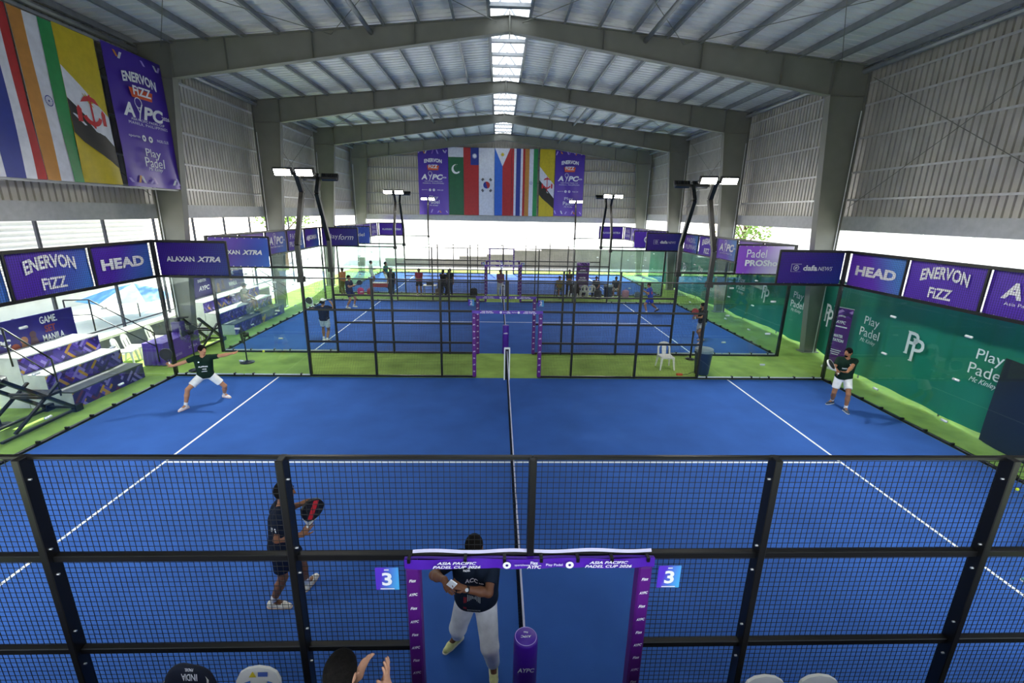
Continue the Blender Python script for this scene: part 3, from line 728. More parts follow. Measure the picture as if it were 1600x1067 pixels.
# ------------------------------------------------------------------ hanging cloths: flags and tall event banners
class Cloth:
    def __init__(s, name, label, o, ux, w, h, base, cat='flag', amp=.03, seed=0, thick=.004):
        s.o = Vector(o); s.ux = Vector(ux); s.n = s.ux.cross(UZ); s.w, s.h, s.amp, s.ph = w, h, amp, seed * 1.7; s.k = 1
        s.t = thing(name, label, cat, tuple(s.o - UZ * h / 2))
        b = MB(); b.sheet(lambda u, v: s.P((u - .5) * w, (v - .5) * h, 0), 16, 16)
        k = len(b.v); b.v += [tuple(Vector(p) - s.n * thick) for p in b.v[:k]]; b.f += [tuple(i + k for i in reversed(f)) for f in b.f[:]]
        b.build('cloth', base, s.t, smooth=True)
    def P(s, x, y, off):
        d = s.amp * (math.sin(x * 3.1 + s.ph + y * .8) + .5 * math.sin(x * 7 + y * 1.9 + s.ph)) * (.25 + .75 * (.5 - y / s.h))
        return s.o + s.ux * x + UZ * y + s.n * (d + off)
    def field(s, x0, y0, x1, y1, m, name='colour_field'):
        s.k += 1; b = MB(); b.sheet(lambda u, v: s.P(x0 + (x1 - x0) * u, y0 + (y1 - y0) * v, .004 * s.k), max(2, int((x1 - x0) / s.w * 16)), 16); return b.build(name, m, s.t, smooth=True)
    def strip(s, pts, m, name='colour_field'):
        """pts: list of (x_left, x_right, y) rows; a band of quads."""
        s.k += 1; b = MB(); n = 8; R = []
        for (a, c, y) in pts: R.append([s.P(a + (c - a) * i / n, y, .004 * s.k) for i in range(n + 1)])
        b.v = [p for r in R for p in r]; b.f = [(j * (n + 1) + i, j * (n + 1) + i + 1, (j + 1) * (n + 1) + i + 1, (j + 1) * (n + 1) + i) for j in range(len(R) - 1) for i in range(n)]
        return b.build(name, m, s.t, smooth=True)
    def print_(s, mb, m, name='emblem'):
        """mb holds points in (x, y) print coordinates as (x, y, 0): wrap onto the cloth."""
        s.k += 1; mb.v = [tuple(s.P(x, y, .005 * s.k)) for x, y, _ in mb.v]; return mb.build(name, m, s.t)
O2, X2, Y2 = Vector((0, 0, 0)), Vector((1, 0, 0)), Vector((0, 1, 0))
def L2(mb, s, x, y, **k): return letters(mb, s, (x, y, 0), X2, Y2, off=0, **k)
C_WHT = mat('white cloth', '#dcdde6', .6); C_GRN = mat('dark green cloth', '#14603f', .5); C_RED = mat('red cloth', '#b3262b', .5); C_NAVY = mat('navy cloth', '#23358c', .5)
C_BLU = mat('blue cloth', '#2a66c8', .5); C_YEL = mat('yellow cloth', '#c9b21c', .5); C_SAF = mat('saffron cloth', '#c2853a', .5); C_IGR = mat('india green cloth', '#1f8a4a', .5); C_BLK = mat('black cloth', '#171717', .5)
C_PUR = grad_mat('event purple', '#5a35b5', '#3a1f96', 2, .4, 0, .8)
def event_banner(label, o, ux, w, h, seed):
    c = Cloth('event_banner', label, o, ux, w, h, C_PUR, 'banner', .03, seed)
    rnd = random.Random(seed)
    for row in (.47, -.47):
        for k in range(9):
            x = (-.45 + k * .11) * w; yy = row * h; a = .05 * w; up = .055 * h * (1 if row < 0 else -1)
            if rnd.random() < .35: continue
            c.strip([(x, x + a * .8, yy), (x + a * (.9 if k % 2 else -.9), x + a * (1.7 if k % 2 else -.1), yy + up * rnd.uniform(.5, 1.1))], (M_LAV, M_ORG, C_WHT, M_LAV, G_VIOL)[k % 5], 'printed_ribbon')
    m = MB(); L2(m, 'ENERVON', 0, h * .30, h=w * .12, w=w * .58, bold=.035, arc=.3); c.print_(m, M_INK, 'lettering')
    c.strip([(-w * .17, w * .17, h * .172), (-w * .185, w * .185, h * .205), (-w * .2, w * .2, h * .24)], M_WARM, 'printed_patch'); c.k += 2
    m = MB(); L2(m, 'FiZZ', 0, h * .225, h=w * .11, w=w * .3, bold=.03); c.print_(m, M_INK, 'lettering')
    m = MB(); 
    L2(m, 'A', -w * .3, h * .07, h=w * .17, w=w * .2, bold=.04, shear=.15); L2(m, 'PC', w * .14, h * .07, h=w * .17, w=w * .36, bold=.04, shear=.2); L2(m, '2026', w * .36, h * .065, h=w * .045, w=w * .15, bold=.02)
    q = Vector((-w * .1, h * .075, 0)); poly(m, q, X2, Y2, [(-.05 * w, .06 * w), (-.03 * w, .06 * w), (0, .0), (.05 * w, .09 * w), (.07 * w, .09 * w), (.015 * w, -.03 * w), (-.02 * w, -.12 * w), (-.04 * w, -.12 * w), (-.005 * w, -.02 * w)], off=0)
    disc(m, q + Vector((0, w * .1, 0)), X2, Y2, w * .065, w * .055, off=0)
    c.print_(m, M_INK, 'printed_logo'); m = MB()
    L2(m, 'ASIA PACIFIC PADEL CUP', 0, h * .005, h=w * .03, w=w * .6); L2(m, 'MANILA, PHILIPPINES', 0, -h * .025, h=w * .04, w=w * .7, space=1.2)
    for k in range(4):
        if k in (1, 2): d_ = MB(); disc(d_, (-w * .12 + (k - 1) * w * .13, -h * .125, 0), X2, Y2, w * .04, w * .015, off=0); c.print_(d_, M_INK, 'partner_mark')
        else: L2(m, ('sports', '', '', 'PADEL CLUB')[k], (-w * .3 if k == 0 else w * .22), -h * .125, h=w * .035, w=w * .2)
    L2(m, 'Play', -w * .0, -h * .24, h=w * .13, w=w * .3); L2(m, 'Padel', w * .0, -h * .305, h=w * .12, w=w * .38); L2(m, 'Mc Kinley', 0, -h * .36, h=w * .06, w=w * .3, shear=.4)
    c.print_(m, M_INK, 'lettering')
    return c
def brunei(label, o, ux, w, h, seed):
    c = Cloth('hanging_flag', label, o, ux, w, h, C_YEL, 'flag', .03, seed)
    c.strip([(-w / 2, -w / 2 + .001, h * .25), (-w / 2, -w * .1, h * .14), (-w / 2, w * .5, -.02 * h), (-w * .5, w * .5, -.03 * h), (-w * .1, w * .5, -.14 * h), (w * .499, w * .5, -.27 * h)], C_WHT)
    c.strip([(-w / 2, -w / 2 + .001, .05 * h), (-w / 2, -w * .1, -.06 * h), (-w * .5, w * .3, -.17 * h), (-w * .3, w * .5, -.225 * h), (w * .1, w * .5, -.30 * h), (w * .499, w * .5, -.38 * h)], C_BLK)
    m = MB(); e = w * .5
    disc(m, (w * .02, -.02 * h, 0), X2, Y2, e * .52, e * .34, math.radians(200), math.radians(340), 16, off=0)
    rect(m, (w * .02, 0, 0), X2, Y2, -e * .05, -.12 * h, e * .05, .1 * h, off=0)
    poly(m, (w * .02, .06 * h, 0), X2, Y2, [(-e * .5, -e * .12), (-e * .3, e * .12), (0, e * .2), (e * .3, e * .12), (e * .5, -e * .12), (0, e * .0)], off=0)
    for s in (-1, 1): poly(m, (w * .02 + s * e * .62, -.04 * h, 0), X2, Y2, [(-e * .1, -e * .3), (e * .1, -e * .3), (e * .12, e * .2), (0, e * .35), (-e * .1, e * .2)], off=0)
    c.print_(m, M_RED)
def india(label, o, ux, w, h, seed):
    c = Cloth('hanging_flag', label, o, ux, w, h, C_WHT, 'flag', .03, seed)
    c.field(-w / 2, -h / 2, -w / 6, h / 2, C_SAF); c.field(w / 6, -h / 2, w / 2, h / 2, C_IGR)
    m = MB(); r = w * .115; disc(m, (0, 0, 0), X2, Y2, r, r * .84, off=0); disc(m, (0, 0, 0), X2, Y2, r * .2, off=0)
    for k in range(12): disc(m, (0, 0, 0), X2, Y2, r * .86, 0, k * math.pi / 6, k * math.pi / 6 + .06, 1, off=0)
    c.print_(m, C_NAVY)
def thailand(label, o, ux, w, h, seed):
    c = Cloth('hanging_flag', label, o, ux, w, h, C_RED, 'flag', .03, seed)
    c.field(-w / 3, -h / 2, w / 3, h / 2, C_WHT); c.field(-w / 6, -h / 2, w / 6, h / 2, C_NAVY)
XL = -10.95
event_banner('large purple event banner hanging on the left wall beside the column', (XL, 11.95, 7.35), YP, 2.25, 3.7, 3)
brunei('large yellow flag with black and white diagonals and red crest on the left wall', (XL, 10.0, 7.32), YP, 1.2, 3.62, 1)
india('large saffron, white and green flag with a blue wheel on the left wall', (XL, 8.87, 7.3), YP, 1.04, 3.6, 2)
thailand('large red, white and blue striped flag at the left picture edge', (XL, 7.65, 7.3), YP, 1.34, 3.6, 4)
MB().box(-11.06, 5.8, 5.44, -10.98, 13.05, 5.49).build('banner_rod', M_STEEL_D, label='thin steel rod under the flags on the left wall', cat='rod')
MB().box(-11.06, 5.8, 9.15, -10.98, 13.05, 9.22).build('banner_rod', M_STEEL_D, label='thin steel rod above the flags on the left wall', cat='rod')
YE = 35.86
event_banner('small purple event banner at the left end of the flag row on the gable wall', (-5.55, YE, 7.26), XP, 2.4, 5.1, 5)
event_banner('small purple event banner at the right end of the flag row on the gable wall', (5.41, YE, 7.33), XP, 2.36, 5.1, 6)
hh = 5.15; zc = 7.3
c = Cloth('hanging_flag', 'green flag with white band, crescent and star on the gable wall', (-3.73, YE, zc), XP, 1.2, hh, C_GRN, 'flag', .03, 7)
c.field(-.6, hh * .36, .6, hh / 2, C_WHT)
m = MB(); disc(m, (0, .95, 0), X2, Y2, .36, .0, math.radians(90), math.radians(91), 1, off=0)
pts = [(.36 * math.cos(a), .36 * math.sin(a)) for a in np.linspace(math.radians(70), math.radians(340), 20)] + [(.1 + .3 * math.cos(a), .06 + .3 * math.sin(a)) for a in np.linspace(math.radians(325), math.radians(85), 20)]
for i in range(19): m.add([(x, y + .95, 0) for x, y in (pts[i], pts[i + 1], pts[38 - i], pts[39 - i])], [(0, 1, 2, 3)])
star = [((.1 if k % 2 == 0 else .04) * math.sin(k * math.pi / 5) + .2, (.1 if k % 2 == 0 else .04) * math.cos(k * math.pi / 5) + .72) for k in range(10)]
m.add([(x, y, 0) for x, y in star], [tuple(range(10))]); c.print_(m, M_INK)
c = Cloth('hanging_flag', 'red flag with a navy corner and white sun on the gable wall', (-2.52, YE, zc), XP, 1.2, hh, C_RED, 'flag', .03, 8)
c.field(-.04, hh * .25, .6, hh / 2, C_NAVY); m = MB(); disc(m, (.28, hh * .38, 0), X2, Y2, .13, off=0)
for k in range(12): a = k * math.pi / 6; poly(m, (.28, hh * .38, 0), X2, Y2, [(.14 * math.cos(a - .2), .14 * math.sin(a - .2)), (.14 * math.cos(a + .2), .14 * math.sin(a + .2)), (.22 * math.cos(a), .22 * math.sin(a))], off=0)
c.print_(m, M_INK)
c = Cloth('hanging_flag', 'white flag with a red and blue disc between black bars on the gable wall', (-1.28, YE, zc), XP, 1.24, hh, C_WHT, 'flag', .03, 9)
m = MB(); disc(m, (0, -.22, 0), X2, Y2, .27, 0, math.pi * .6, math.pi * 1.6, 16, off=0); c.print_(m, C_NAVY); m = MB(); disc(m, (0, -.22, 0), X2, Y2, .27, 0, -math.pi * .4, math.pi * .6, 16, off=0); c.print_(m, C_RED)
m = MB()
for sx in (-1, 1):
    for sy in (-1, 1):
        a = math.atan2(sy, -sx); d = Vector((math.cos(a), math.sin(a), 0)); e = Vector((-d.y, d.x, 0))
        for j in (-1, 0, 1): poly(m, (sx * .32, -.22 + sy * .42, 0), tuple(d), tuple(e), [(-.11, j * .06 - .02), (.11, j * .06 - .02), (.11, j * .06 + .02), (-.11, j * .06 + .02)], off=0)
c.print_(m, C_BLK)
c = Cloth('hanging_flag', 'blue and red flag with a white triangle and gold sun on the gable wall', (.04, YE, zc), XP, 1.36, hh, C_RED, 'flag', .03, 10)
c.field(-.68, -hh / 2, -.05, hh / 2, C_BLU); c.strip([(-.66, .56, hh / 2), (-.05, -.045, hh * .24)], C_WHT)
m = MB(); disc(m, (-.05, hh * .41, 0), X2, Y2, .1, off=0)
for k in range(8): a = k * math.pi / 4; poly(m, (-.05, hh * .41, 0), X2, Y2, [(.1 * math.cos(a - .25), .1 * math.sin(a - .25)), (.1 * math.cos(a + .25), .1 * math.sin(a + .25)), (.2 * math.cos(a), .2 * math.sin(a))], off=0)
c.print_(m, C_YEL)
thailand('red, white and blue striped flag among the flags on the gable wall', (1.27, YE, zc), XP, 1.06, hh, 11)
india('saffron, white and green flag among the flags on the gable wall', (2.31, YE, zc), XP, 1.0, hh, 12)
brunei('yellow flag with black and white diagonals among the flags on the gable wall', (3.59, YE, zc), XP, 1.22, hh, 13)

# ------------------------------------------------------------------ green windscreen along the right side
M_TARP = mat('green windscreen', '#12816a', .55, .0, .10, .8, .15, 6); M_NAVYT = mat('navy tarpaulin', '#141c30', .6, .0, .2, 1.0, .3, 5)
def tarp(name, label, path, z0, z1, m, amp=.05):
    t = thing(name, label, 'tarp', (path[0][0], path[0][1], 0))
    P = [Vector((a, b_, 0)) for a, b_ in path]; L = [0]
    for a, b_ in zip(P[:-1], P[1:]): L.append(L[-1] + (b_ - a).length)
    def at(d):
        for i in range(len(P) - 1):
            if d <= L[i + 1] or i == len(P) - 2: return P[i].lerp(P[i + 1], (d - L[i]) / (L[i + 1] - L[i]))
    n = int(L[-1] / .2)
    def fn(u, v):
        p = at(u * L[-1]); z = z0 + (z1 - z0) * v
        return (p.x + amp * math.sin(u * L[-1] * 2.3 + v * 2) * (1 - .6 * v) + amp * .5 * math.sin(u * L[-1] * 5.7), p.y, z + (.05 * math.sin(u * L[-1] * 1.6) if v < .01 else 0) - (.04 * abs(math.sin(u * L[-1] * 1.5)) if v > .99 else 0))
    b = MB(); b.sheet(fn, n, 8); b.build('cloth', m, t, smooth=True)
    return t, at, L[-1]
ta, at, LL = tarp('windscreen', 'long green windscreen with white club logos along the right side of the courts', [(11.15, 4.2), (11.22, 9.5), (11.30, 10.6), (11.98, 13.9), (12.0, 26), (12.0, 34)], .12, 2.9, M_TARP)
def tarp_logo(y, kind, z=1.6, s=1.0):
    for i in range(400):
        p = at(LL * i / 400)
        if p.y >= y: break
    q = at(min(LL, LL * i / 400 + .05)); d = (q - p).normalized(); ux = -d; o = Vector((p.x, p.y, z)) + ux.cross(UZ) * .1
    m = MB()
    if kind == 'pp':
        for dx, dz in ((-.1, .08), (.1, -.08)): letters(m, 'P', o + ux * dx * s + UZ * dz * s, ux, UZ, h=.62 * s, w=.36 * s, bold=.004)
        for dx, dz in ((-.24, .39), (-.04, .23)): rect(m, o, ux, UZ, (dx - .06) * s, dz * s - .03, (dx + .06) * s, dz * s)
        for dx, dz in ((-.25, -.25), (-.05, -.41)): rect(m, o, ux, UZ, (dx - .06) * s, dz * s, (dx + .06) * s, dz * s + .03)
    else:
        letters(m, 'Play', o + UZ * .28 * s, ux, UZ, h=.33 * s, w=.62 * s); letters(m, 'Padel', o - UZ * .05 * s, ux, UZ, h=.27 * s, w=.82 * s); letters(m, 'Mc Kinley', o - UZ * .32 * s, ux, UZ, h=.16 * s, w=.66 * s, shear=.4)
    m.build('club_logo', M_INK, ta)
for y, k in ((6.3, 'play'), (8.25, 'pp'), (9.9, 'play'), (12.3, 'pp'), (14.6, 'play'), (16.9, 'pp'), (19.2, 'play'), (21.5, 'pp'), (24, 'play'), (26.5, 'pp'), (29, 'play')): tarp_logo(y, k)
for y in np.arange(4.4, 26, 2.9):
    for i in range(400):
        p = at(LL * i / 400)
        if p.y >= y: break
    MB().tube([(p.x + .08, p.y, 0), (p.x + .08, p.y, 2.7)], .025, 6).build('support_post', M_STEEL, ta)
tarp('dark_tarpaulin', 'dark navy tarpaulin draped outside the right glass wall', [(10.75, 1.5), (10.8, 5.0), (10.95, 5.95)], .02, 2.05, M_NAVYT, .06)
# ------------------------------------------------------------------ bleachers, tables, chairs and other loose things
M_WEAVE = weave_mat('woven print', [(0, '#2a1464'), (.3, '#3a1f8c'), (.55, '#5b3fb0'), (.72, '#8a78cc'), (.84, '#b8862f'), (.91, '#5e1d4a'), (.95, '#2a1464')])
M_DECK = mat('grey deck', '#4e5156', .7); M_DECKW = mat('pale deck top', '#d4d4d2', .7)
M_DUSK = mat('indigo print', '#26177c', .45, .0, .2, 1.5)
def bleacher(x0, y0, y1, label, rail=True):
    t = thing('bleacher', label, 'bleacher', (x0, y0, 0)); D_, R_ = .55, .44
    for k in range(3):
        xa = x0 - D_ * k; z0, z1 = R_ * k, R_ * (k + 1); dd = D_ if k < 2 else .75
        MB().box(xa - dd, y0, z1 - .035, xa + .02, y1, z1).build('deck', M_DECK if k == 0 else M_DECKW, t)
        MB().box(xa - .02, y0, z0 + (.004 if k else 0), xa + .012, y1, z1 - .036).build('riser_panel', M_WEAVE, t)
        for yy in (y0, y1 - .02): MB().box(xa - dd, yy, 0, xa - .022, yy + .02, z1 - .036).build('side_panel', M_DECKW if yy == y0 else M_DUSK, t)
        for yy in np.linspace(y0 + .1, y1 - .25, 3): MB().box(xa - dd + .04, yy, 0, xa - dd + .1, yy + .06, z1 - .04).build('leg', M_BLACK, t)
    return t
def handrail(pts, label, grp=None):
    """pts: floor points with heights: [(x, y, z_floor)] along the rail."""
    t = thing('handrail', label, 'railing', pts[0])
    top = [(x, y, z + .95) for x, y, z in pts]; mid = [(x, y, z + .5) for x, y, z in pts]
    MB().tube(top, .02, 8).build('top_rail', M_BLACK, t, smooth=True); MB().tube(mid, .016, 8).build('middle_rail', M_BLACK, t, smooth=True)
    for (x, y, z) in pts: MB().tube([(x, y, z), (x, y, z + .95)], .02, 8).build('post', M_BLACK, t, smooth=True)
def backdrop(x, y0, y1, z0, z1, label):
    t = thing('backdrop', label, 'banner', (x, y0, z0))
    MB().box(x - .03, y0, z0, x, y1, z1).build('print_panel', M_DUSK, t)
    o = Vector((x, (y0 + y1) / 2, (z0 + z1) / 2)); w = y1 - y0; L = MB()
    letters(L, 'GAME.', o + Vector((0, w * .26, .26)), YP, UZ, h=.2, w=.5, bold=.02); letters(L, 'MANILA.', o + Vector((0, w * .28, -.24)), YP, UZ, h=.2, w=.66, bold=.02)
    letters(L, 'ENERVON', o + Vector((0, -w * .22, .2)), YP, UZ, h=.13, w=.55, bold=.03); letters(L, 'AYPC', o + Vector((0, -w * .2, -.12)), YP, UZ, h=.2, w=.75, bold=.04, shear=.2)
    L.build('lettering', M_INK, t); L = MB(); letters(L, 'SET', o + Vector((0, w * .26, .01)), YP, UZ, h=.19, w=.32, bold=.03); L.build('lettering', mat('rust print', '#8c3a3a', .5), t)
    for q, (yy, zz, r, c) in enumerate(((.02, -.15, .1, '#a06a4c'), (.1, -.05, .09, '#5a3a48'), (-.06, -.3, .12, '#9a4030'))):
        L = MB(); disc(L, o + Vector((0, yy * w, zz)), YP, UZ, r, off=.004 + q * .002); poly(L, o + Vector((0, yy * w, zz - r)), YP, UZ, [(-r * 1.6, -.25), (r * 1.6, -.25), (r * .8, .02), (-r * .8, .02)], off=.004 + q * .002); L.build('printed_figure', mat(f'figure print {q}', c, .5), t)
    for yy in np.linspace(y0 + .1, y1 - .1, 3): MB().box(x - .09, yy - .025, 0, x - .04, yy + .025, z1).build('support_post', M_BLACK, t)
bleacher(-10.88, 7.58, 9.9, 'three-step bleacher with woven purple print beside the nearest court')
bleacher(-10.88, 3.2, 5.6, 'three-step bleacher cut by the left picture edge')
backdrop(-12.72, 6.9, 10.1, 1.2, 2.08, 'indigo backdrop reading game set manila behind the nearest bleacher')
backdrop(-12.72, 3.2, 6.7, 1.2, 2.08, 'indigo backdrop left of the game set manila one')
handrail([(-13.0, 10.2, 1.3), (-12.4, 10.35, 1.3), (-11.0, 10.75, .2)], 'black handrail sloping down at the far end of the nearest bleacher')
handrail([(-12.6, 7.45, 1.25), (-12.0, 7.45, 1.15), (-11.05, 7.45, .4)], 'black handrail sloping down at the near end of the bleacher')
bleacher(-10.85, 14.85, 19.2, 'three-step bleacher with woven purple print beside the middle court')
backdrop(-12.7, 14.9, 19.4, 1.2, 2.38, 'indigo backdrop behind the middle court bleacher')
handrail([(-13.0, 19.6, 1.3), (-12.4, 19.7, 1.3), (-11.0, 20.0, .2)], 'black handrail sloping down beside the middle court bleacher')
def trestle(x, y, label, s=1.0):
    t = thing('folding_trestle', label, 'trestle', (x, y, 0))
    P = lambda a, b, c: (x + a * s, y + b * s, c * s)
    for dx in (0, -.7):
        MB().bar(P(dx, -1.3, 1.35), P(dx, .2, .08), .07, .09, (1, 0, 0)).build('diagonal_beam', M_BLACK, t)
        MB().bar(P(dx, -1.3, .12), P(dx, -.1, .85), .05, .06, (1, 0, 0)).build('diagonal_brace', M_BLACK, t)
        MB().bar(P(dx, -1.6, .06), P(dx, .25, .06), .05, .07, (1, 0, 0)).build('base_bar', M_BLACK, t)
        MB().box(*P(dx - .06, .12, 0), *P(dx + .06, .32, .16)).build('foot', M_BLACK, t)
    MB().bar(P(0, .2, .1), P(-.7, .2, .1), .05, .05).build('cross_bar', M_BLACK, t); MB().bar(P(0, -.6, .75), P(-.7, -.6, .75), .05, .05).build('cross_bar', M_BLACK, t)
    MB().box(*P(-.72, -.55, .62), *P(.04, -.1, .68)).build('tread', M_BLACK, t)
trestle(-10.75, 7.25, 'folded black steel step frame in front of the nearest bleacher')
trestle(-10.9, 13.9, 'folded black steel step frame left of the middle court bleacher', .85)
t = thing('bar_stool', 'tall black round stool at the left edge of the nearest bleacher', 'stool', (-11.75, 6.6, 0))
MB().lathe([(.2, 0), (.2, .015), (.03, .03), (.025, .9)], 20, (-11.75, 6.6, 0)).build('base', M_BLACK, t, smooth=True)
MB().lathe([(.22, .9), (.30, .93), (.32, 1.0), (.31, 1.12), (.30, 1.13)], 24, (-11.75, 6.6, 0)).build('seat', M_BLACK, t, smooth=True)

# monobloc chair
M_PLAS = mat('white plastic', '#e9e7e0', .35, var=.03)
def chair_meshes():
    out = {}
    b = MB(); b.sheet(lambda u, v: (-.21 + .42 * u, -.2 + .42 * v, .42 + .012 * math.cos(u * math.pi * 2) - .015 * math.sin(v * math.pi)), 8, 6); k = len(b.v)
    b.v += [(x, y, z - .02) for x, y, z in b.v[:k]]; b.f += [tuple(i + k for i in reversed(f)) for f in b.f[:]]
    for (xa, ya, xb, yb) in ((-.21, -.2, .21, -.2), (-.21, .22, .21, .22), (-.21, -.2, -.21, .22), (.21, -.2, .21, .22)): b.box(min(xa, xb) - .012, min(ya, yb) - .012, .385, max(xa, xb) + .012, max(ya, yb) + .012, .43)
    out['seat'] = b.mesh('seat', False)
    b = MB()   # back: rounded arch with a central splat and two slots (back plane leans to -y)
    lean = lambda z: -.2 - (z - .42) * .22
    arch = [(-.215, .42), (-.215, .62), (-.205, .72), (-.17, .79), (-.10, .83), (0, .845), (.10, .83), (.17, .79), (.205, .72), (.215, .62), (.215, .42)]
    inn = [(-.165, .42), (-.165, .60), (-.158, .66), (-.13, .70), (-.07, .72), (0, .725), (.07, .72), (.13, .70), (.158, .66), (.165, .60), (.165, .42)]
    for i in range(10):
        q = [arch[i], arch[i + 1], inn[i + 1], inn[i]]
        b.add([(x, lean(z) + d, z) for d in (-.014, .014) for x, z in q], [(0, 1, 2, 3), (7, 6, 5, 4), (0, 4, 5, 1), (3, 2, 6, 7), (1, 5, 6, 2), (0, 3, 7, 4)])
    q = [(-.06, .42), (.06, .42), (.075, .73), (-.075, .73)]
    b.add([(x, lean(z) + d, z) for d in (-.012, .012) for x, z in q], [(0, 1, 2, 3), (7, 6, 5, 4), (0, 4, 5, 1), (3, 2, 6, 7), (1, 5, 6, 2), (0, 3, 7, 4)])
    out['backrest'] = b.mesh('backrest')
    for i, (sx, sy) in enumerate(((-1, -1), (1, -1), (-1, 1), (1, 1))):
        b = MB(); b.add([(sx * (.19 + .045 * (1 - w)) + dx * (.018 + .014 * w), sy * (.19 + .05 * (1 - w)) + dy * (.018 + .014 * w), w * .40) for w in (0, 1) for dx, dy in ((-1, -1), (1, -1), (1, 1), (-1, 1))], [(3, 2, 1, 0), (4, 5, 6, 7), (0, 1, 5, 4), (1, 2, 6, 5), (2, 3, 7, 6), (3, 0, 4, 7)])
        out[f'leg{i}'] = b.mesh('leg')
    return out
CH = chair_meshes(); CHAIRS = []
def chair(x, y, rz, label, z=0.0, m=None, sc=1.0):
    t = thing('plastic_chair', label, 'chair', (x, y, z), rz, 'white plastic chairs'); t.scale = (sc, sc, sc)
    for k, me in CH.items(): place(me, 'leg' if k.startswith('leg') else k, m or M_PLAS, t, local=True)
    return t
ca = chair(-2.27, -.66, math.pi, 'white plastic chair with a warning sticker in the bottom foreground', .5, sc=.88)
cb = chair(-2.86, -.66, math.pi, 'plastic chair under the navy jersey in the bottom foreground', .5, sc=.88)
chair(1.97, -.80, math.pi, 'white plastic chair at the bottom edge nearer the doorway', .5, sc=.88); chair(2.43, -.80, math.pi, 'white plastic chair at the bottom edge farther from the doorway', .5, sc=.88)
b = MB(); o = Vector((0, -.275, .785)); u_, v_ = Vector((-1, 0, 0)), Vector((0, -.215, .976))
poly(b, o + Vector((.045, 0, 0)), u_, v_, [(-.035, -.028), (.035, -.028), (0, .03)], off=.02); b.build('warning_sticker', mat('yellow sticker', '#d8c22a', .5), ca).matrix_parent_inverse = Matrix.Identity(4)
b = MB(); rect(b, o + Vector((-.05, 0, 0)), u_, v_, -.045, -.022, .045, .022, off=.02); b.build('blue_sticker', mat('blue sticker', '#4a64b0', .5), ca).matrix_parent_inverse = Matrix.Identity(4)
# jersey over the chair back
t = thing('jersey', 'navy jersey with white lettering draped over a chair back', 'jersey', (-2.86, -.66, .5), math.pi); t.scale = (.88, .88, .88)
def jf(u, v):
    a = math.pi * u; x = -.25 * math.cos(a); hgt = .885 - .30 * abs(math.cos(a)) ** 3.5
    d = -.285 - .05 * math.cos(v * math.pi)
    z = hgt - .40 * (abs(v - .5) * 2) ** 2.2
    return (x * (1 + .1 * abs(v - .5)), d - .035 * math.cos(v * math.pi) * (1 - (abs(v - .5) * 2)) + .008 * math.sin(u * 20), z)
b = MB(); b.sheet(jf, 24, 12)
k = len(b.v); b.v += [(x, y * 1.0, z - .006) for x, y, z in b.v[:k]]; b.f += [tuple(i + k for i in reversed(f)) for f in b.f[:]]
JERSEY = b.build('cloth', mat('navy jersey cloth', '#10182e', .8, .0, .15, 12), t, smooth=True); JERSEY.matrix_parent_inverse = Matrix.Identity(4)
# seating platform below the camera (mostly under the frame)
t = thing('seating_platform', 'dark stepped seating platform under the foreground chairs', 'platform', (0, -1.5, 0))
for y0_, y1_, z in ((-1.0, -.24, .495), (-1.36, -1.0, 1.22), (-2.5, -1.36, 1.66)):
    MB().box(-6, y0_, z - .05, 6, y1_, z).build('deck', M_DECK, t); MB().box(-6, y1_ - .03, 0, 6, y1_, z - .05).build('riser_panel', M_DUSK, t)
chair(-12.35, 11.2, -1.2, 'white plastic chair behind the end of the nearest bleacher'); chair(-12.45, 11.75, -1.3, 'white plastic chair nearest the purple table, behind it'); chair(-12.5, 12.9, -1.4, 'white plastic chair behind the far part of the purple table')
chair(-11.9, 14.0, .4, 'white plastic chair between the column and the middle bleacher')
chair(5.34, 11.1, math.pi, 'lone white plastic chair on the turf between the two courts')
chair(4.3, 24.3, .2, 'white plastic chair with a brown jacket between the far courts'); chair(4.95, 24.3, .0, 'empty white plastic chair under the water station banner'); chair(5.35, 24.25, .1, 'empty white plastic chair left of the backpack')
# purple table
def table(x0, y0, x1, y1, h, label):
    t = thing('cloth_table', label, 'table', ((x0 + x1) / 2, (y0 + y1) / 2, 0))
    cl = MB(); cx, cy = (x0 + x1) / 2, (y0 + y1) / 2; hx, hy = (x1 - x0) / 2, (y1 - y0) / 2; n = 64; P = []
    per = []
    for i in range(n):
        a = i / n * 4; s_, f_ = int(a), a - int(a)
        per.append(((-1 + 2 * f_, -1), (1, -1 + 2 * f_), (1 - 2 * f_, 1), (-1, 1 - 2 * f_))[s_])
    for lv, (z, g) in enumerate(((h, 1.0), (h - .02, 1.01), (h * .5, 1.03), (.02, 1.05))):
        for i, (a, c_) in enumerate(per):
            wv = 1 + (.012 * math.sin(i * 1.9) * lv)
            P.append((cx + a * hx * (g * wv), cy + c_ * hy * (g * wv), z))
    cl.v = P; cl.f = [tuple(range(n))] + [(l_ * n + i, (l_ + 1) * n + i, (l_ + 1) * n + (i + 1) % n, l_ * n + (i + 1) % n) for l_ in range(3) for i in range(n)]
    cl.build('tablecloth', mat('purple tablecloth', '#5d3aa0', .6, .0, .1, 2), t)
    L = MB(); letters(L, 'ALAXAN', (x1 + .06, y0 + .5, .22), YP, UZ, h=.09, w=.4, bold=.03); letters(L, 'XTRA', (x1 + .06, y1 - .5, .3), YP, UZ, h=.09, w=.5, bold=.03); L.build('lettering', mat('lilac print', '#a793d0', .6), t)
    for sx in (x0 + .08, x1 - .08):
        for sy in (y0 + .08, y1 - .08): MB().box(sx - .02, sy - .02, 0, sx + .02, sy + .02, h - .02).build('leg', M_STEEL, t)
    return t
table(-11.6, 10.95, -10.95, 12.75, .74, 'purple cloth-covered table behind the left corner of the nearest court')
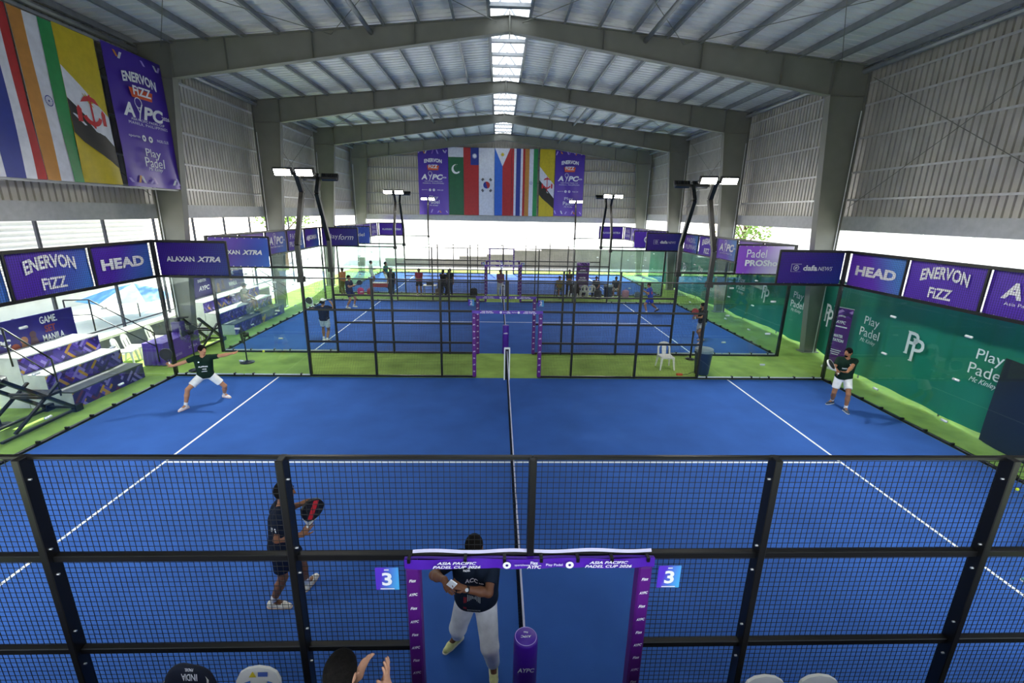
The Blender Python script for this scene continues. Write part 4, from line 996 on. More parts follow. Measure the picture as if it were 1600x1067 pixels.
t = thing('camera_box', 'purple box with black equipment on the far end of the purple table', 'box', (-11.4, 12.5, .745))
MB().cbox(-11.58, 12.35, .745, -11.3, 12.65, 1.1, .01).build('box_body', mat('indigo box', '#35206e', .6), t); MB().bar((-11.75, 12.4, 1.2), (-11.1, 12.6, 1.24), .1, .05).build('tray', M_BLACK, t); MB().box(-11.5, 12.45, 1.08, -11.38, 12.57, 1.2).build('neck', M_BLACK, t)
# stand fan
def fan(x, y, z, rz, label):
    t = thing('stand_fan', label, 'fan', (x, y, 0), rz)
    def pt(mb, n, m, sm=True, par=t): o = mb.build(n, m, None, smooth=sm); o.parent = par; return o
    pt(MB().lathe([(.22, 0), (.22, .02), (.05, .05), (.02, .08)], 20), 'base', M_BLACK); pt(MB().tube([(0, 0, .05), (0, 0, z - .1)], .02, 8), 'pole', M_BLACK)
    pt(MB().tube([(0, -.16, z), (0, .02, z)], .08, 14), 'motor', M_BLACK)
    g = MB()
    for r in (.1, .18, .26, .31): g.tube([(r * math.cos(a), .09 - .05 * (r / .31) ** 2, z + r * math.sin(a)) for a in np.linspace(0, 2 * math.pi, 25)], .006, 4, False)
    for k in range(18):
        a = k * math.pi / 9; g.tube([(.05 * math.cos(a), .1, z + .05 * math.sin(a)), (.31 * math.cos(a), .04, z + .31 * math.sin(a))], .004, 4, False); g.tube([(.05 * math.cos(a), -.08, z + .05 * math.sin(a)), (.31 * math.cos(a), .04, z + .31 * math.sin(a))], .004, 4, False)
    pt(g, 'guard', M_BLACK)
    for k in range(3):
        a0 = k * 2 * math.pi / 3; f = MB(); f.sheet(lambda u, v: ((.05 + .2 * u) * math.cos(a0 + (v - .5) * 1.1), .03 + .03 * (v - .5), z + (.05 + .2 * u) * math.sin(a0 + (v - .5) * 1.1)), 4, 4); pt(f, 'blade', mat('smoke blade', '#33363a', .4))
fan(-9.75, 10.55, 1.22, math.radians(200), 'black stand fan behind the lunging player at the left glass corner')
fan(-8.6, 11.35, .95, math.radians(120), 'low black stand fan on the green strip near the left glass')
# bins, stand, roll-up banners
def bin_(x, y, label, h=.78):
    t = thing('trash_bin', label, 'bin', (x, y, 0)); M_BIN = mat('navy bin', '#1b2b4c', .5)
    MB().lathe([(.21, 0), (.22, .02), (.27, h), (.275, h + .01), (.24, h + .01)], 24, (x, y, 0)).build('body', M_BIN, t, smooth=True)
    MB().lathe([(.245, h - .12), (.285, h + .02), (.285, h + .07), (.27, h + .08)], 24, (x, y, 0)).build('liner_rim', mat('grey liner', '#8d9499', .35), t, smooth=True)
    MB().box(x - .3, y - .03, h - .06, x - .26, y + .03, h - .02).build('handle', M_BIN, t)
bin_(6.35, 10.55, 'navy trash bin with grey liner behind the right fence post'); bin_(6.4, 24.15, 'dark trash bin between the far courts beside the seated people')
t = thing('queue_post', 'black belt barrier post with round base near the trash bin', 'post', (6.62, 12.1, 0))
MB().lathe([(.17, 0), (.17, .02), (.04, .05), (.03, .06)], 20, (6.62, 12.1, 0)).build('base', M_BLACK, t, smooth=True); MB().tube([(6.62, 12.1, .05), (6.62, 12.1, .95)], .032, 12).build('pole', M_BLACK, t, smooth=True); MB().lathe([(.04, .93), (.045, .95), (.045, 1.02), (.03, 1.04)], 14, (6.62, 12.1, 0)).build('belt_head', M_BLACK, t, smooth=True)
t = thing('extension_lead', 'orange extension socket with black lead on the green strip', 'cable', (5.55, 10.4, 0))
MB().cbox(5.47, 10.33, .0, 5.66, 10.42, .06, .008).build('socket_block', mat('orange plastic', '#d2552a', .5), t); MB().tube([(5.66, 10.38, .02), (5.85, 10.42, .02), (6.0, 10.5, .05), (6.15, 10.5, .1)], .009, 6).build('lead', M_BLACK, t, smooth=True)
M_WEAVE2 = weave_mat('woven plum print', [(0, '#4a1a78'), (.45, '#6a2a94'), (.7, '#3a1260'), (.9, '#b08ad0')], .1, .3)
def rollup(o, ux, w, h, label):
    t = thing('rollup_banner', label, 'banner', tuple(o)); o = Vector(o); ux = Vector(ux); n = ux.cross(UZ)
    b = MB(); b.prism([(-w / 2, .05), (w / 2, .05), (w / 2, h), (-w / 2, h)], o, ux, UZ, -n * .006); b.build('print_panel', M_PURPLE_D, t)
    for z0_, z1_ in ((.06, .28), (h - .3, h - .02)): b = MB(); b.prism([(-w / 2 + .01, z0_), (w / 2 - .01, z0_), (w / 2 - .01, z1_), (-w / 2 + .01, z1_)], o + n * .002, ux, UZ, n * .001); b.build('patterned_band', M_WEAVE2, t)
    b = MB(); b.prism([(-w / 2 - .03, 0), (w / 2 + .03, 0), (w / 2 + .03, .07), (-w / 2 - .03, .07)], o - n * .06, ux, UZ, n * .1); b.build('base_case', M_CLAMP, t)
    b = MB(); b.prism([(-w / 2 - .01, h), (w / 2 + .01, h), (w / 2 + .01, h + .025), (-w / 2 - .01, h + .025)], o - n * .01, ux, UZ, n * .02); b.build('top_rail', M_CLAMP, t)
    MB().tube([o - n * .04 + UZ * .05, o - n * .04 + UZ * h], .012, 6).build('pole', M_CLAMP, t)
    L = MB(); letters(L, 'WATER', o + UZ * h * .56, ux, UZ, h=.1, w=w * .5, bold=.03, off=.02); letters(L, 'STATION', o + UZ * h * .49, ux, UZ, h=.1, w=w * .64, bold=.03, off=.02)
    letters(L, 'AYPC', o + UZ * h * .78, ux, UZ, h=.1, w=w * .5, bold=.03, shear=.2, off=.02); letters(L, 'ENERVON', o + UZ * h * .87, ux, UZ, h=.05, w=w * .35, bold=.03, arc=.4, off=.02); rect(L, o + UZ * h * .71, ux, UZ, -w * .36, -.02, w * .36, .015, off=.02)
    for k, ww in enumerate((.6, .5, .4)): rect(L, o + UZ * (h * .33 - k * .07), ux, UZ, -w * ww * .5, -.012, w * ww * .5, .012, off=.02)
    L.build('lettering', M_INK, t)
rollup((11.05, 11.05, 0), Vector((.35, -.94, 0)).normalized(), .62, 2.12, 'plum roll-up banner reading water station behind the right player')
rollup((4.9, 24.75, 0), (1, 0, 0), .78, 2.1, 'plum water station banner standing between the far courts')
# umbrella outside
PX, PY = -17.25, 18.4
t = thing('parasol', 'blue and white parasol in the yard outside the left wall', 'umbrella', (PX, PY, 0))
MB().tube([(PX, PY, -.1), (PX, PY, 1.45)], .03, 8).build('pole', M_STEEL, t)
for k in range(8):
    a0, a1 = k * math.pi / 4, (k + 1) * math.pi / 4; b = MB()
    b.add([(PX, PY, 1.48)] + [(PX + r_ * math.cos(a_), PY + r_ * math.sin(a_), z_) for r_, z_ in ((1.1, 1.24), (2.15, .88)) for a_ in (a0, a1)], [(0, 1, 2), (1, 3, 4, 2)])
    b.build('canopy_panel', mat('sky blue canvas', '#5b9bd0', .7) if k % 2 else mat('white canvas', '#e2e8ec', .7), t)
# balls
def ball(x, y, z, label):
    t = thing('padel_ball', label, 'ball', (x, y, z - .033)); b = MB(); n = 12
    b.lathe([(max(.001, .033 * math.sin(math.pi * i / 10)), -.033 * math.cos(math.pi * i / 10)) for i in range(11)], 16, (x, y, z)); b.build('felt_ball', mat('yellow felt', '#cfe03a', .9), t, smooth=True)
    MB().tube([(x + .0335 * math.cos(a), y + .0335 * math.sin(a) * .7, z + .0335 * math.sin(a) * .7) for a in np.linspace(0, 2 * math.pi, 20)], .0016, 4, False).build('seam', M_WHITE, t)
ball(-6.98, 9.36, 1.0, 'yellow ball flying in front of the lunging player'); ball(9.62, 3.97, .034, 'yellow ball on the blue turf at the right edge')
# far loose things
def bag(x, y, label, col, s=1.0):
    t = thing('backpack', label, 'bag', (x, y, 0)); m = mat('bag ' + col, col, .7)
    MB().cbox(x - .2 * s, y - .14 * s, 0, x + .2 * s, y + .14 * s, .5 * s, .07 * s).build('body', m, t, smooth=True); MB().cbox(x - .14 * s, y - .2 * s, .03, x + .14 * s, y - .13 * s, .26 * s, .03 * s).build('front_pocket', m, t, smooth=True); MB().tube([(x - .05, y, .48 * s), (x - .04, y, .56 * s), (x + .04, y, .56 * s), (x + .05, y, .48 * s)], .012, 6).build('handle', m, t)
bag(-1.75, 24.15, 'black backpack on the turf by the middle court fence', '#15151a', 1.1); bag(-8.55, 24.3, 'bright pink bag on the turf behind the middle court', '#d23a78', .9); bag(-8.0, 24.35, 'red cool bag beside the pink bag', '#a5302c', .85)
bag(7.55, 24.4, 'pink striped bag right of the seated people', '#c88a9c', 1.0); bag(8.3, 24.4, 'grey bag near the right end of the far seats', '#5a6068', .8); bag(5.75, 23.95, 'dark round backpack in front of the seated people', '#1a1c22', 1.1); bag(-3.9, 24.3, 'brown bag under the scorer table', '#5c4a3e', .9)
t = thing('scorer_table', 'small white folding table between the far courts', 'table', (-4.35, 24.1, 0))
MB().cbox(-4.75, 23.85, .68, -3.95, 24.35, .72, .01).build('table_top', M_PLAS, t)
for sx in (-4.7, -4.0):
    for sy in (23.9, 24.3): MB().box(sx - .015, sy - .015, 0, sx + .015, sy + .015, .68).build('leg', M_STEEL, t)
MB().cbox(-4.55, 23.95, .725, -4.15, 24.2, .9, .02).build('black_case', M_BLACK, label='black case standing on the small white table', cat='case')
t = thing('drinks_table', 'red and white cloth-covered drinks table behind the middle court', 'table', (-7.3, 24.6, 0))
MB().cbox(-7.95, 24.4, .7, -6.65, 24.9, .74, .01).build('table_top', M_PLAS, t); MB().box(-7.95, 24.37, .5, -6.65, 24.40, .72).build('red_valance', mat('red valance', '#b0343a', .6), t)
for sx in (-7.9, -6.7):
    for sy in (24.45, 24.85): MB().box(sx - .015, sy - .015, 0, sx + .015, sy + .015, .7).build('leg', M_STEEL, t)
# trees outside
def tree(x, y, h, r, label, seed, trunk='#6b5a48'):
    rnd = random.Random(seed); t = thing('tree', label, 'tree', (x, y, -.1), group='trees in the yard')
    MB().tube([(x, y, -.1), (x + .1, y, h * .35), (x - .05, y + .1, h * .7)], [.22, .17, .1], 9).build('trunk', mat('bark ' + trunk, trunk, .9, .0, .3, 8, .6, 20), t, smooth=True)
    for k in range(4):
        a = k * 1.6 + rnd.random(); MB().tube([(x, y, h * (.4 + .07 * k)), (x + r * .5 * math.cos(a), y + r * .5 * math.sin(a), h * (.6 + .07 * k))], [.08, .03], 6).build('branch', MATS['bark ' + trunk], t)
    b = MB()
    for k in range(1500):
        a = rnd.uniform(0, 2 * math.pi); c_ = rnd.uniform(-1, 1); q = r * rnd.uniform(.5, 1) * (1 + .25 * math.sin(a * 3 + seed))
        p = Vector((x + q * math.cos(a) * math.sqrt(1 - c_ * c_), y + q * math.sin(a) * math.sqrt(1 - c_ * c_), h * .75 + q * .75 * c_))
        d = Vector((rnd.gauss(0, 1), rnd.gauss(0, 1), rnd.gauss(0, .6))).normalized(); e = d.orthogonal().normalized(); L_ = .28
        b.add([p, p + d * L_ * .5 + e * .1, p + d * L_, p + d * L_ * .5 - e * .1], [(0, 1, 2, 3)])
    b.build('foliage', mat('leaf green', '#7fa045', .7, .0, .3, 3), t, kind='stuff')
tree(-18.5, 37.0, 7, 2.6, 'leafy green tree outside the far left corner', 1); tree(-13.5, 50.5, 9.5, 2.6, 'green tree behind the far white screens, left', 2); tree(19.0, 33.0, 6.5, 2.6, 'leafy tree outside the far right corner', 3)
tree(-17.8, 12.4, 9, 2.2, 'bare-trunked tree in the left yard by the louvred building', 4, '#9a8c80'); tree(-18.6, 23.5, 9, 2.0, 'second bare-trunked tree in the left yard', 5, '#9a8c80')
# ------------------------------------------------------------------ people: smooth-blended bodies
V = lambda *a: Vector(a)
def surface_nets(d, o, h):
    s = d < 0
    nx, ny, nz = d.shape
    c = np.zeros((nx - 1, ny - 1, nz - 1), np.int8)
    for i in (0, 1):
        for j in (0, 1):
            for k in (0, 1): c += s[i:nx - 1 + i, j:ny - 1 + j, k:nz - 1 + k]
    act = (c > 0) & (c < 8); I = np.argwhere(act); idx = np.full(c.shape, -1, np.int32); idx[act] = np.arange(len(I))
    acc = np.zeros((len(I), 3)); cnt = np.zeros(len(I))
    cor = [(i, j, k) for i in (0, 1) for j in (0, 1) for k in (0, 1)]
    for a in cor:
        for b in cor:
            if sum(b) - sum(a) == 1 and sum(abs(p - q) for p, q in zip(a, b)) == 1:
                da = d[I[:, 0] + a[0], I[:, 1] + a[1], I[:, 2] + a[2]]; db = d[I[:, 0] + b[0], I[:, 1] + b[1], I[:, 2] + b[2]]
                m = (da < 0) != (db < 0); t = np.where(m, da / np.where(m, da - db, 1), 0)[:, None]
                p = np.array(a) + (np.array(b) - np.array(a)) * t
                acc += p * m[:, None]; cnt += m
    v = (I + acc / cnt[:, None]) * h + o
    F = []
    for ax in range(3):
        u, w = (ax + 1) % 3, (ax + 2) % 3
        sl = [slice(None)] * 3; sl2 = [slice(None)] * 3; sl[ax] = slice(0, -1); sl2[ax] = slice(1, None)
        a, b = s[tuple(sl)], s[tuple(sl2)]
        for flip, M in ((False, a & ~b), (True, ~a & b)):
            E = np.argwhere(M)
            E = E[(E[:, u] > 0) & (E[:, w] > 0) & (E[:, u] < d.shape[u] - 1) & (E[:, w] < d.shape[w] - 1)]
            q = []
            for du, dw in ((-1, -1), (0, -1), (0, 0), (-1, 0)):
                G = E.copy(); G[:, u] += du; G[:, w] += dw; q.append(idx[G[:, 0], G[:, 1], G[:, 2]])
            q = np.stack(q, 1); F.append(q[:, ::-1] if flip else q)
    return v, np.concatenate(F)
def cap(a, b, ra, rb=None, ca=False, cb=False, k=None): return ('c', np.array(a, float), np.array(b, float), ra, ra if rb is None else rb, ca, cb, k)
def ell(c, X, Y_, Z_, r): return ('e', np.array(c, float), np.array([X, Y_, Z_], float), np.array(r, float))
def sdf(prims, h, k=.02, cuts=(), minus=()):
    lo = np.full(3, 1e9); hi = -lo
    def bb(p):
        if p[0] == 'c': r = max(p[3], p[4]); return np.minimum(p[1], p[2]) - r, np.maximum(p[1], p[2]) + r
        r = max(p[3]); return p[1] - r, p[1] + r
    for p in prims: a, b = bb(p); lo = np.minimum(lo, a); hi = np.maximum(hi, b)
    pad = k * .5 + 3 * h; lo -= pad; hi += pad
    n = np.ceil((hi - lo) / h).astype(int) + 1
    D = np.full(n, .3, np.float32)
    AX = [(lo[i] + np.arange(n[i]) * h).astype(np.float32) for i in range(3)]
    def ev(p, sl):
        X = AX[0][sl[0]][:, None, None]; Y_ = AX[1][sl[1]][None, :, None]; Z_ = AX[2][sl[2]][None, None, :]
        if p[0] == 'c':
            a, b = p[1], p[2]; ab = b - a; L2_ = max(1e-9, ab @ ab)
            t0 = ((X - a[0]) * ab[0] + (Y_ - a[1]) * ab[1] + (Z_ - a[2]) * ab[2]) / L2_; t = np.clip(t0, 0, 1)
            q = np.sqrt((X - a[0] - t * ab[0]) ** 2 + (Y_ - a[1] - t * ab[1]) ** 2 + (Z_ - a[2] - t * ab[2]) ** 2) - (p[3] + t * (p[4] - p[3]))
            L_ = math.sqrt(L2_)
            if p[5]: q = np.maximum(q, -t0 * L_)
            if p[6]: q = np.maximum(q, (t0 - 1) * L_)
            return q
        c, A, r = p[1], p[2], p[3]; k0 = 0; k1 = 0
        for i in range(3):
            w = (X - c[0]) * A[i][0] + (Y_ - c[1]) * A[i][1] + (Z_ - c[2]) * A[i][2]; k0 = k0 + (w / r[i]) ** 2; k1 = k1 + (w / r[i] ** 2) ** 2
        k0 = np.sqrt(k0); return k0 * (k0 - 1) / np.sqrt(k1 + 1e-9)
    def blk(p, e):
        a, b = bb(p); i0 = np.maximum(0, np.floor((a - e - lo) / h)).astype(int); i1 = np.minimum(n, np.ceil((b + e - lo) / h).astype(int) + 1)
        return tuple(slice(i, j) for i, j in zip(i0, i1))
    for p in prims:
        kk = p[7] if p[0] == 'c' and p[7] else k; sl = blk(p, kk + 2.5 * h); q = ev(p, sl); d = D[sl]; g = np.clip(.5 + .5 * (q - d) / kk, 0, 1)
        D[sl] = q * (1 - g) + d * g - kk * g * (1 - g)
    for p in minus:
        sl = blk(p, 2 * h); D[sl] = np.maximum(D[sl], -ev(p, sl))
    for (c, nn) in cuts:
        D = np.maximum(D, (AX[0][:, None, None] - c[0]) * nn[0] + (AX[1][None, :, None] - c[1]) * nn[1] + (AX[2][None, None, :] - c[2]) * nn[2])
    return surface_nets(D, lo, h)
def sdf_obj(name, m, parent, prims, h, **kw):
    v, f = sdf(prims, h, **kw)
    me = bpy.data.meshes.new(name); me.from_pydata(v.tolist(), [], f.tolist()); me.update(); me.polygons.foreach_set('use_smooth', [True] * len(me.polygons))
    return place(me, name, m, parent)
def ik(a, c, l1, l2, pole):
    d = c - a; L_ = min(d.length, (l1 + l2) * .999); n = d.normalized(); x = (l1 * l1 - l2 * l2 + L_ * L_) / (2 * L_); hh = math.sqrt(max(0, l1 * l1 - x * x))
    p = pole - n * pole.dot(n); p = p.normalized() if p.length > 1e-6 else n.orthogonal().normalized()
    return a + n * x + p * hh, a + n * L_
from mathutils.bvhtree import BVHTree
def print_on(ob, mb, o, ux, uy, d, m, name='lettering', off=.004):
    """Project print coordinates (x, y) onto a garment along direction d."""
    bv = BVHTree.FromPolygons([v.co for v in ob.data.vertices], [tuple(p.vertices) for p in ob.data.polygons])
    out = []
    for x, y, _ in mb.v:
        p = V(*o) + V(*ux) * x + V(*uy) * y - V(*d) * .6; hit = bv.ray_cast(p, V(*d))
        out.append(tuple((hit[0] if hit[0] is not None else p + V(*d) * .6) - V(*d) * off))
    mb.v = out; return mb.build(name, m, ob)
def skin(c): return mat('skin ' + c, c, .55, .0, .06, 14)
def fab(c): return mat('fabric ' + c, c, .85, .0, .12, 9, .15, 60, spec=.18)
def hand_prims(w, d, pal, s, side, curl=.35, spread=.1, detail=True):
    """w wrist, d finger direction, pal palm normal, side = +1 if the thumb is towards d x pal."""
    d = d.normalized(); pal = (pal - d * pal.dot(d)).normalized(); a = d.cross(pal).normalized() * side
    P = []
    for q in (-.022, 0.0, .022): P.append(cap(w + a * q * .7 * s, w + (d * .082 + a * q) * s, .017 * s, .0135 * s))
    if not detail: P.append(cap(w + d * .08 * s, w + (d * .14 + pal * .04) * s, .026 * s, .018 * s)); return P
    for i, (q, L_) in enumerate(((.031, .072), (.011, .082), (-.010, .076), (-.029, .060))):
        b0 = w + (d * .083 + a * q) * s; dir1 = (d + a * (q * spread * 20) + pal * curl * .6).normalized(); dir2 = (dir1 + pal * curl * 1.3).normalized(); dir3 = (dir2 + pal * curl * 1.0).normalized()
        b1 = b0 + dir1 * L_ * .45 * s; b2 = b1 + dir2 * L_ * .32 * s; b3 = b2 + dir3 * L_ * .23 * s
        P += [cap(b0 - d * .02 * s, b1, .0095 * s, .0088 * s, k=.003), cap(b1, b2, .0088 * s, .0082 * s, k=.003), cap(b2, b3, .0082 * s, .0072 * s, k=.003)]
    t0 = w + (d * .02 + a * .022) * s; t1 = t0 + (d * .6 + a * .75 + pal * .3).normalized() * .045 * s; t2 = t1 + (d * .85 + a * .45 + pal * .4).normalized() * .045 * s
    P += [cap(t0, t1, .014 * s, .0115 * s, k=.006), cap(t1, t2, .0115 * s, .0088 * s, k=.003)]
    return P
Z3 = V(0, 0, 1)
def person(label, pelvis, hf, sf, hd, feet, wrists, t=Z3, hup=None, H=1.75, h=.012, skin_c='#9c6b4c', shirt='#14201c', bottom=('shorts', '#e6e6e4'), shoe='#e8e8e6', sock='#ececec', hair='#120e0c', beard=False,
           poles=(None, None), kpole=(None, None), hands=((None, None), (None, None)), fingers=True, hspread=.1, hcurl=.35, sole=None, cap_c=None, bulk=1.0, group=None, sleeves=.62, face=True, name='person', hairlen=0.0):
    s = H / 1.75; p = V(*pelvis); hf = V(*hf).normalized(); sf = V(*sf).normalized(); hd = V(*hd).normalized(); t = V(*t).normalized()
    r = hf.cross(Z3).normalized(); r2 = sf.cross(t).normalized(); f2 = t.cross(r2)
    root = thing(name, label, 'person', (p.x, p.y, min(f[0][2] for f in feet) - .085 * s if feet else p.z - .9), group=group)
    bk = bulk
    def torso(e):
        P = []
        for q in (-1, 1): P.append(cap(p + r * q * .058 * s * bk + t * .02 * s, p + r2 * q * .078 * s * bk + t * .36 * s, (.103 * bk + e) * s, (.112 * (bk * .5 + .5) + e) * s))
        P.append(cap(p + t * .445 * s - r2 * .135 * s, p + t * .445 * s + r2 * .135 * s, (.058 + e) * s)); P.append(cap(p - r * .06 * s, p + r * .06 * s, (.115 * bk + e) * s))
        return P
    B = torso(0)
    nb = p + t * .47 * s; hu = V(*hup).normalized() if hup is not None else (Z3 - hd * hd.dot(Z3)).normalized()
    hu = (hu - hd * hu.dot(hd)).normalized(); hr = hd.cross(hu)
    hc = nb + (t * .5 + hu * .5).normalized() * .185 * s + hd * .02 * s
    B += [cap(nb - t * .02 * s, hc - hu * .05 * s, .06 * s, .052 * s), ell(hc, hr, hd, hu, (.076 * s, .096 * s, .108 * s)), cap(hc - hu * .05 * s + hd * .02 * s, hc - hu * .085 * s + hd * .05 * s, .055 * s, .036 * s)]
    for q in (-1, 1): B.append(ell(hc + hr * q * .078 * s - hu * .008 * s - hd * .005 * s, hr, hd, hu, (.011 * s, .02 * s, .03 * s)))
    B.append(cap(hc + hd * .092 * s + hu * .012 * s, hc + hd * .108 * s - hu * .026 * s, .009 * s, .014 * s))
    sh = [p + t * .445 * s + r2 * q * .175 * s for q in (-1, 1)]; hips = [p - t * .03 * s + r * q * .09 * s for q in (-1, 1)]
    EL, WR, KN, AN = [], [], [], []
    for i, q in enumerate((-1, 1)):
        w = V(*wrists[i]); pole = V(*poles[i]) if poles[i] is not None else (-Z3 * .8 - f2 * .5 + r2 * q * .4)
        e, w = ik(sh[i], w, .285 * s, .255 * s, pole); EL.append(e); WR.append(w)
        B += [cap(sh[i], e, .052 * s, .040 * s), cap(e, e.lerp(w, .35), .041 * s, .043 * s), cap(e.lerp(w, .35), w, .043 * s, .027 * s)]
        hdir, pal = hands[i][:2]; hdir = V(*hdir) if hdir is not None else (w - e).normalized(); pal = V(*pal) if pal is not None else (-r2 * q * .6 + f2 * .4)
        B += hand_prims(w, hdir, pal, s, hands[i][2] if len(hands[i]) > 2 else (1 if (hdir.cross(pal)).dot(f2) >= 0 else -1), hcurl, hspread, fingers)
    for i in range(len(feet)):
        a = V(*feet[i][0]); kp = V(*kpole[i]) if kpole[i] is not None else hf + r * (-.15, .15)[i]
        k_, a = ik(hips[i], a, .445 * s, .43 * s, kp); KN.append(k_); AN.append(a)
        B += [cap(hips[i], k_, .083 * s * (bk * .6 + .4), .054 * s), cap(k_, k_.lerp(a, .35), .052 * s, .056 * s), cap(k_.lerp(a, .35), a, .056 * s, .036 * s), cap(a, a + V(*feet[i][1]).normalized() * .1 * s - Z3 * .03 * s, .036 * s, .03 * s)]
    body = sdf_obj('body', skin(skin_c), root, B, h, k=.022)
    # clothing
    e = .017; S_ = torso(e)
    lng = sleeves > .9
    for i in range(2):
        S_.append(cap(sh[i], sh[i].lerp(EL[i], min(1, sleeves)), .070 * s, .060 * s, cb=not lng))
        if lng: S_.append(cap(EL[i], EL[i].lerp(WR[i], .92), .056 * s, .042 * s, cb=True))
    hem = p - t * .075 * s
    sh_o = sdf_obj('shirt', fab(shirt), root, S_, h, k=.025, cuts=[(hem, -t)], minus=[cap(nb, nb + t * .2 * s, .066 * s)])
    kind, bc = bottom
    T = [cap(p - r * .06 * s, p + r * .06 * s, (.115 * bk + .010) * s)]
    for i in range(len(feet)):
        if kind == 'shorts':
            T.append(cap(hips[i], hips[i].lerp(KN[i], .70), .102 * s, .092 * s, cb=True))
        else:
            T += [cap(hips[i], KN[i], .104 * s * (bk * .6 + .4), .08 * s * (bk * .5 + .5)), cap(KN[i], KN[i].lerp(AN[i], .93), .078 * s * (bk * .5 + .5), .062 * s * (bk * .5 + .5), cb=True)]
    sdf_obj('shorts' if kind == 'shorts' else 'trousers', fab(bc), root, T, h, k=.03, cuts=[(p + t * .07 * s, t)])
    for i in range(len(feet)):
        a = AN[i]; d = V(*feet[i][1]).normalized(); u = (Z3 - d * d.z).normalized(); sd = d.cross(u)
        if kind == 'shorts' and sock: sdf_obj('sock', fab(sock), root, [cap(KN[i].lerp(a, .74), a, .044 * s, .042 * s, ca=True)], h, k=.01)
        bot = a - u * .085 * s
        sp = [cap(a - d * .035 * s - u * .045 * s, a + d * .12 * s - u * .052 * s, .045 * s, .04 * s), cap(a + d * .12 * s - u * .052 * s, a + d * .185 * s - u * .058 * s, .042 * s, .032 * s), cap(a, a - u * .03 * s, .046 * s, .05 * s, ca=True)]
        so = sdf_obj('shoe', mat('shoe ' + shoe, shoe, .5, .0, .15, 20), root, sp, h * .9, k=.02, cuts=[(bot + u * (.016 if sole else 0) * s, -u)])
        if sole: sdf_obj('sole', mat('sole ' + sole, sole, .6), so, [cap(a - d * .035 * s - u * .07 * s, a + d * .12 * s - u * .07 * s, .05 * s, .046 * s), cap(a + d * .12 * s - u * .07 * s, a + d * .19 * s - u * .07 * s, .046 * s, .035 * s)], h * .7, k=.01, cuts=[(bot, -u), (bot + u * .018 * s, u)])
    # hair: skull shell with the face cut free
    if hair:
        HP = [ell(hc + hu * .012 * s - hd * .008 * s, hr, hd, hu, (.086 * s, .104 * s, .117 * s))]
        if hairlen: HP.append(cap(hc - hd * .05 * s, hc - hd * .07 * s - hu * hairlen, .07 * s, .05 * s))
        sdf_obj('hair', mat('hair ' + hair, hair, .85, .0, .4, 40, .8, 90, spec=.12), root, HP, min(h, .011), k=.02, cuts=[] if hairlen else [(hc - hu * .055 * s - hd * .02 * s, (-hu * .9 + hd * .25))],
                minus=[cap(hc + hd * .135 * s - hu * .005 * s, hc + hd * .13 * s - hu * .12 * s, .078 * s), cap(hc - hu * .07 * s + hd * .05 * s - hr * .1 * s, hc - hu * .07 * s + hd * .05 * s + hr * .1 * s, .06 * s)])
    if cap_c:
        cp = sdf_obj('cap', fab(cap_c), root, [ell(hc + hu * .035 * s, hr, hd, hu, (.088 * s, .106 * s, .098 * s)), ], min(h, .012), k=.01, cuts=[(hc + hu * .03 * s, -hu)])
        sdf_obj('peak', fab(cap_c), cp, [ell(hc + hu * .04 * s + hd * .11 * s, hr, hd, hu, (.07 * s, .075 * s, .014 * s))], min(h, .009), k=.01)
    if face:
        E_ = MB(); Wt = MB(); Br = MB(); Mo = MB()
        for q in (-1, 1):
            ec = hc + hr * q * .032 * s + hu * .012 * s + hd * .082 * s
            for mb_, rr, of in ((Wt, .0085, .0), (E_, .006, .005)):
                c_ = ec + hd * of * s
                mb_.lathe([(max(.0005, rr * s * math.sin(math.pi * i / 6)), -rr * s * math.cos(math.pi * i / 6)) for i in range(7)], 8, c_)
            Br.tube([ec + hu * .02 * s - hr * .018 * s + hd * .008 * s, ec + hu * .024 * s + hd * .011 * s, ec + hu * .02 * s + hr * .018 * s + hd * .008 * s], .0045 * s, 5)
        Mo.tube([hc - hu * .058 * s + hd * .088 * s - hr * .022 * s, hc - hu * .06 * s + hd * .096 * s, hc - hu * .058 * s + hd * .088 * s + hr * .022 * s], .0065 * s, 6)
        Wt.build('eyes', mat('eye white', '#c9bfb6', .4), root, smooth=True); E_.build('pupils', mat('pupil', '#120c0a', .3), root); Br.build('eyebrows', mat('hair ' + hair, hair, .7) if hair else M_BLACK, root); Mo.build('mouth', mat('lip', '#7c4038', .5), root)
        if beard: sdf_obj('beard', mat('hair ' + hair, hair, .7), root, [cap(hc - hu * .06 * s + hd * .03 * s, hc - hu * .09 * s + hd * .052 * s, .056 * s, .040 * s)], min(h, .011), k=.01, cuts=[(hc - hu * .065 * s, hu * .8 + hd * .0)])
    return dict(root=root, body=body, shirt=sh_o, hc=hc, hd=hd, hu=hu, p=p, t=t, f=f2, r=r2, wr=WR, el=EL, kn=KN, an=AN, s=s)
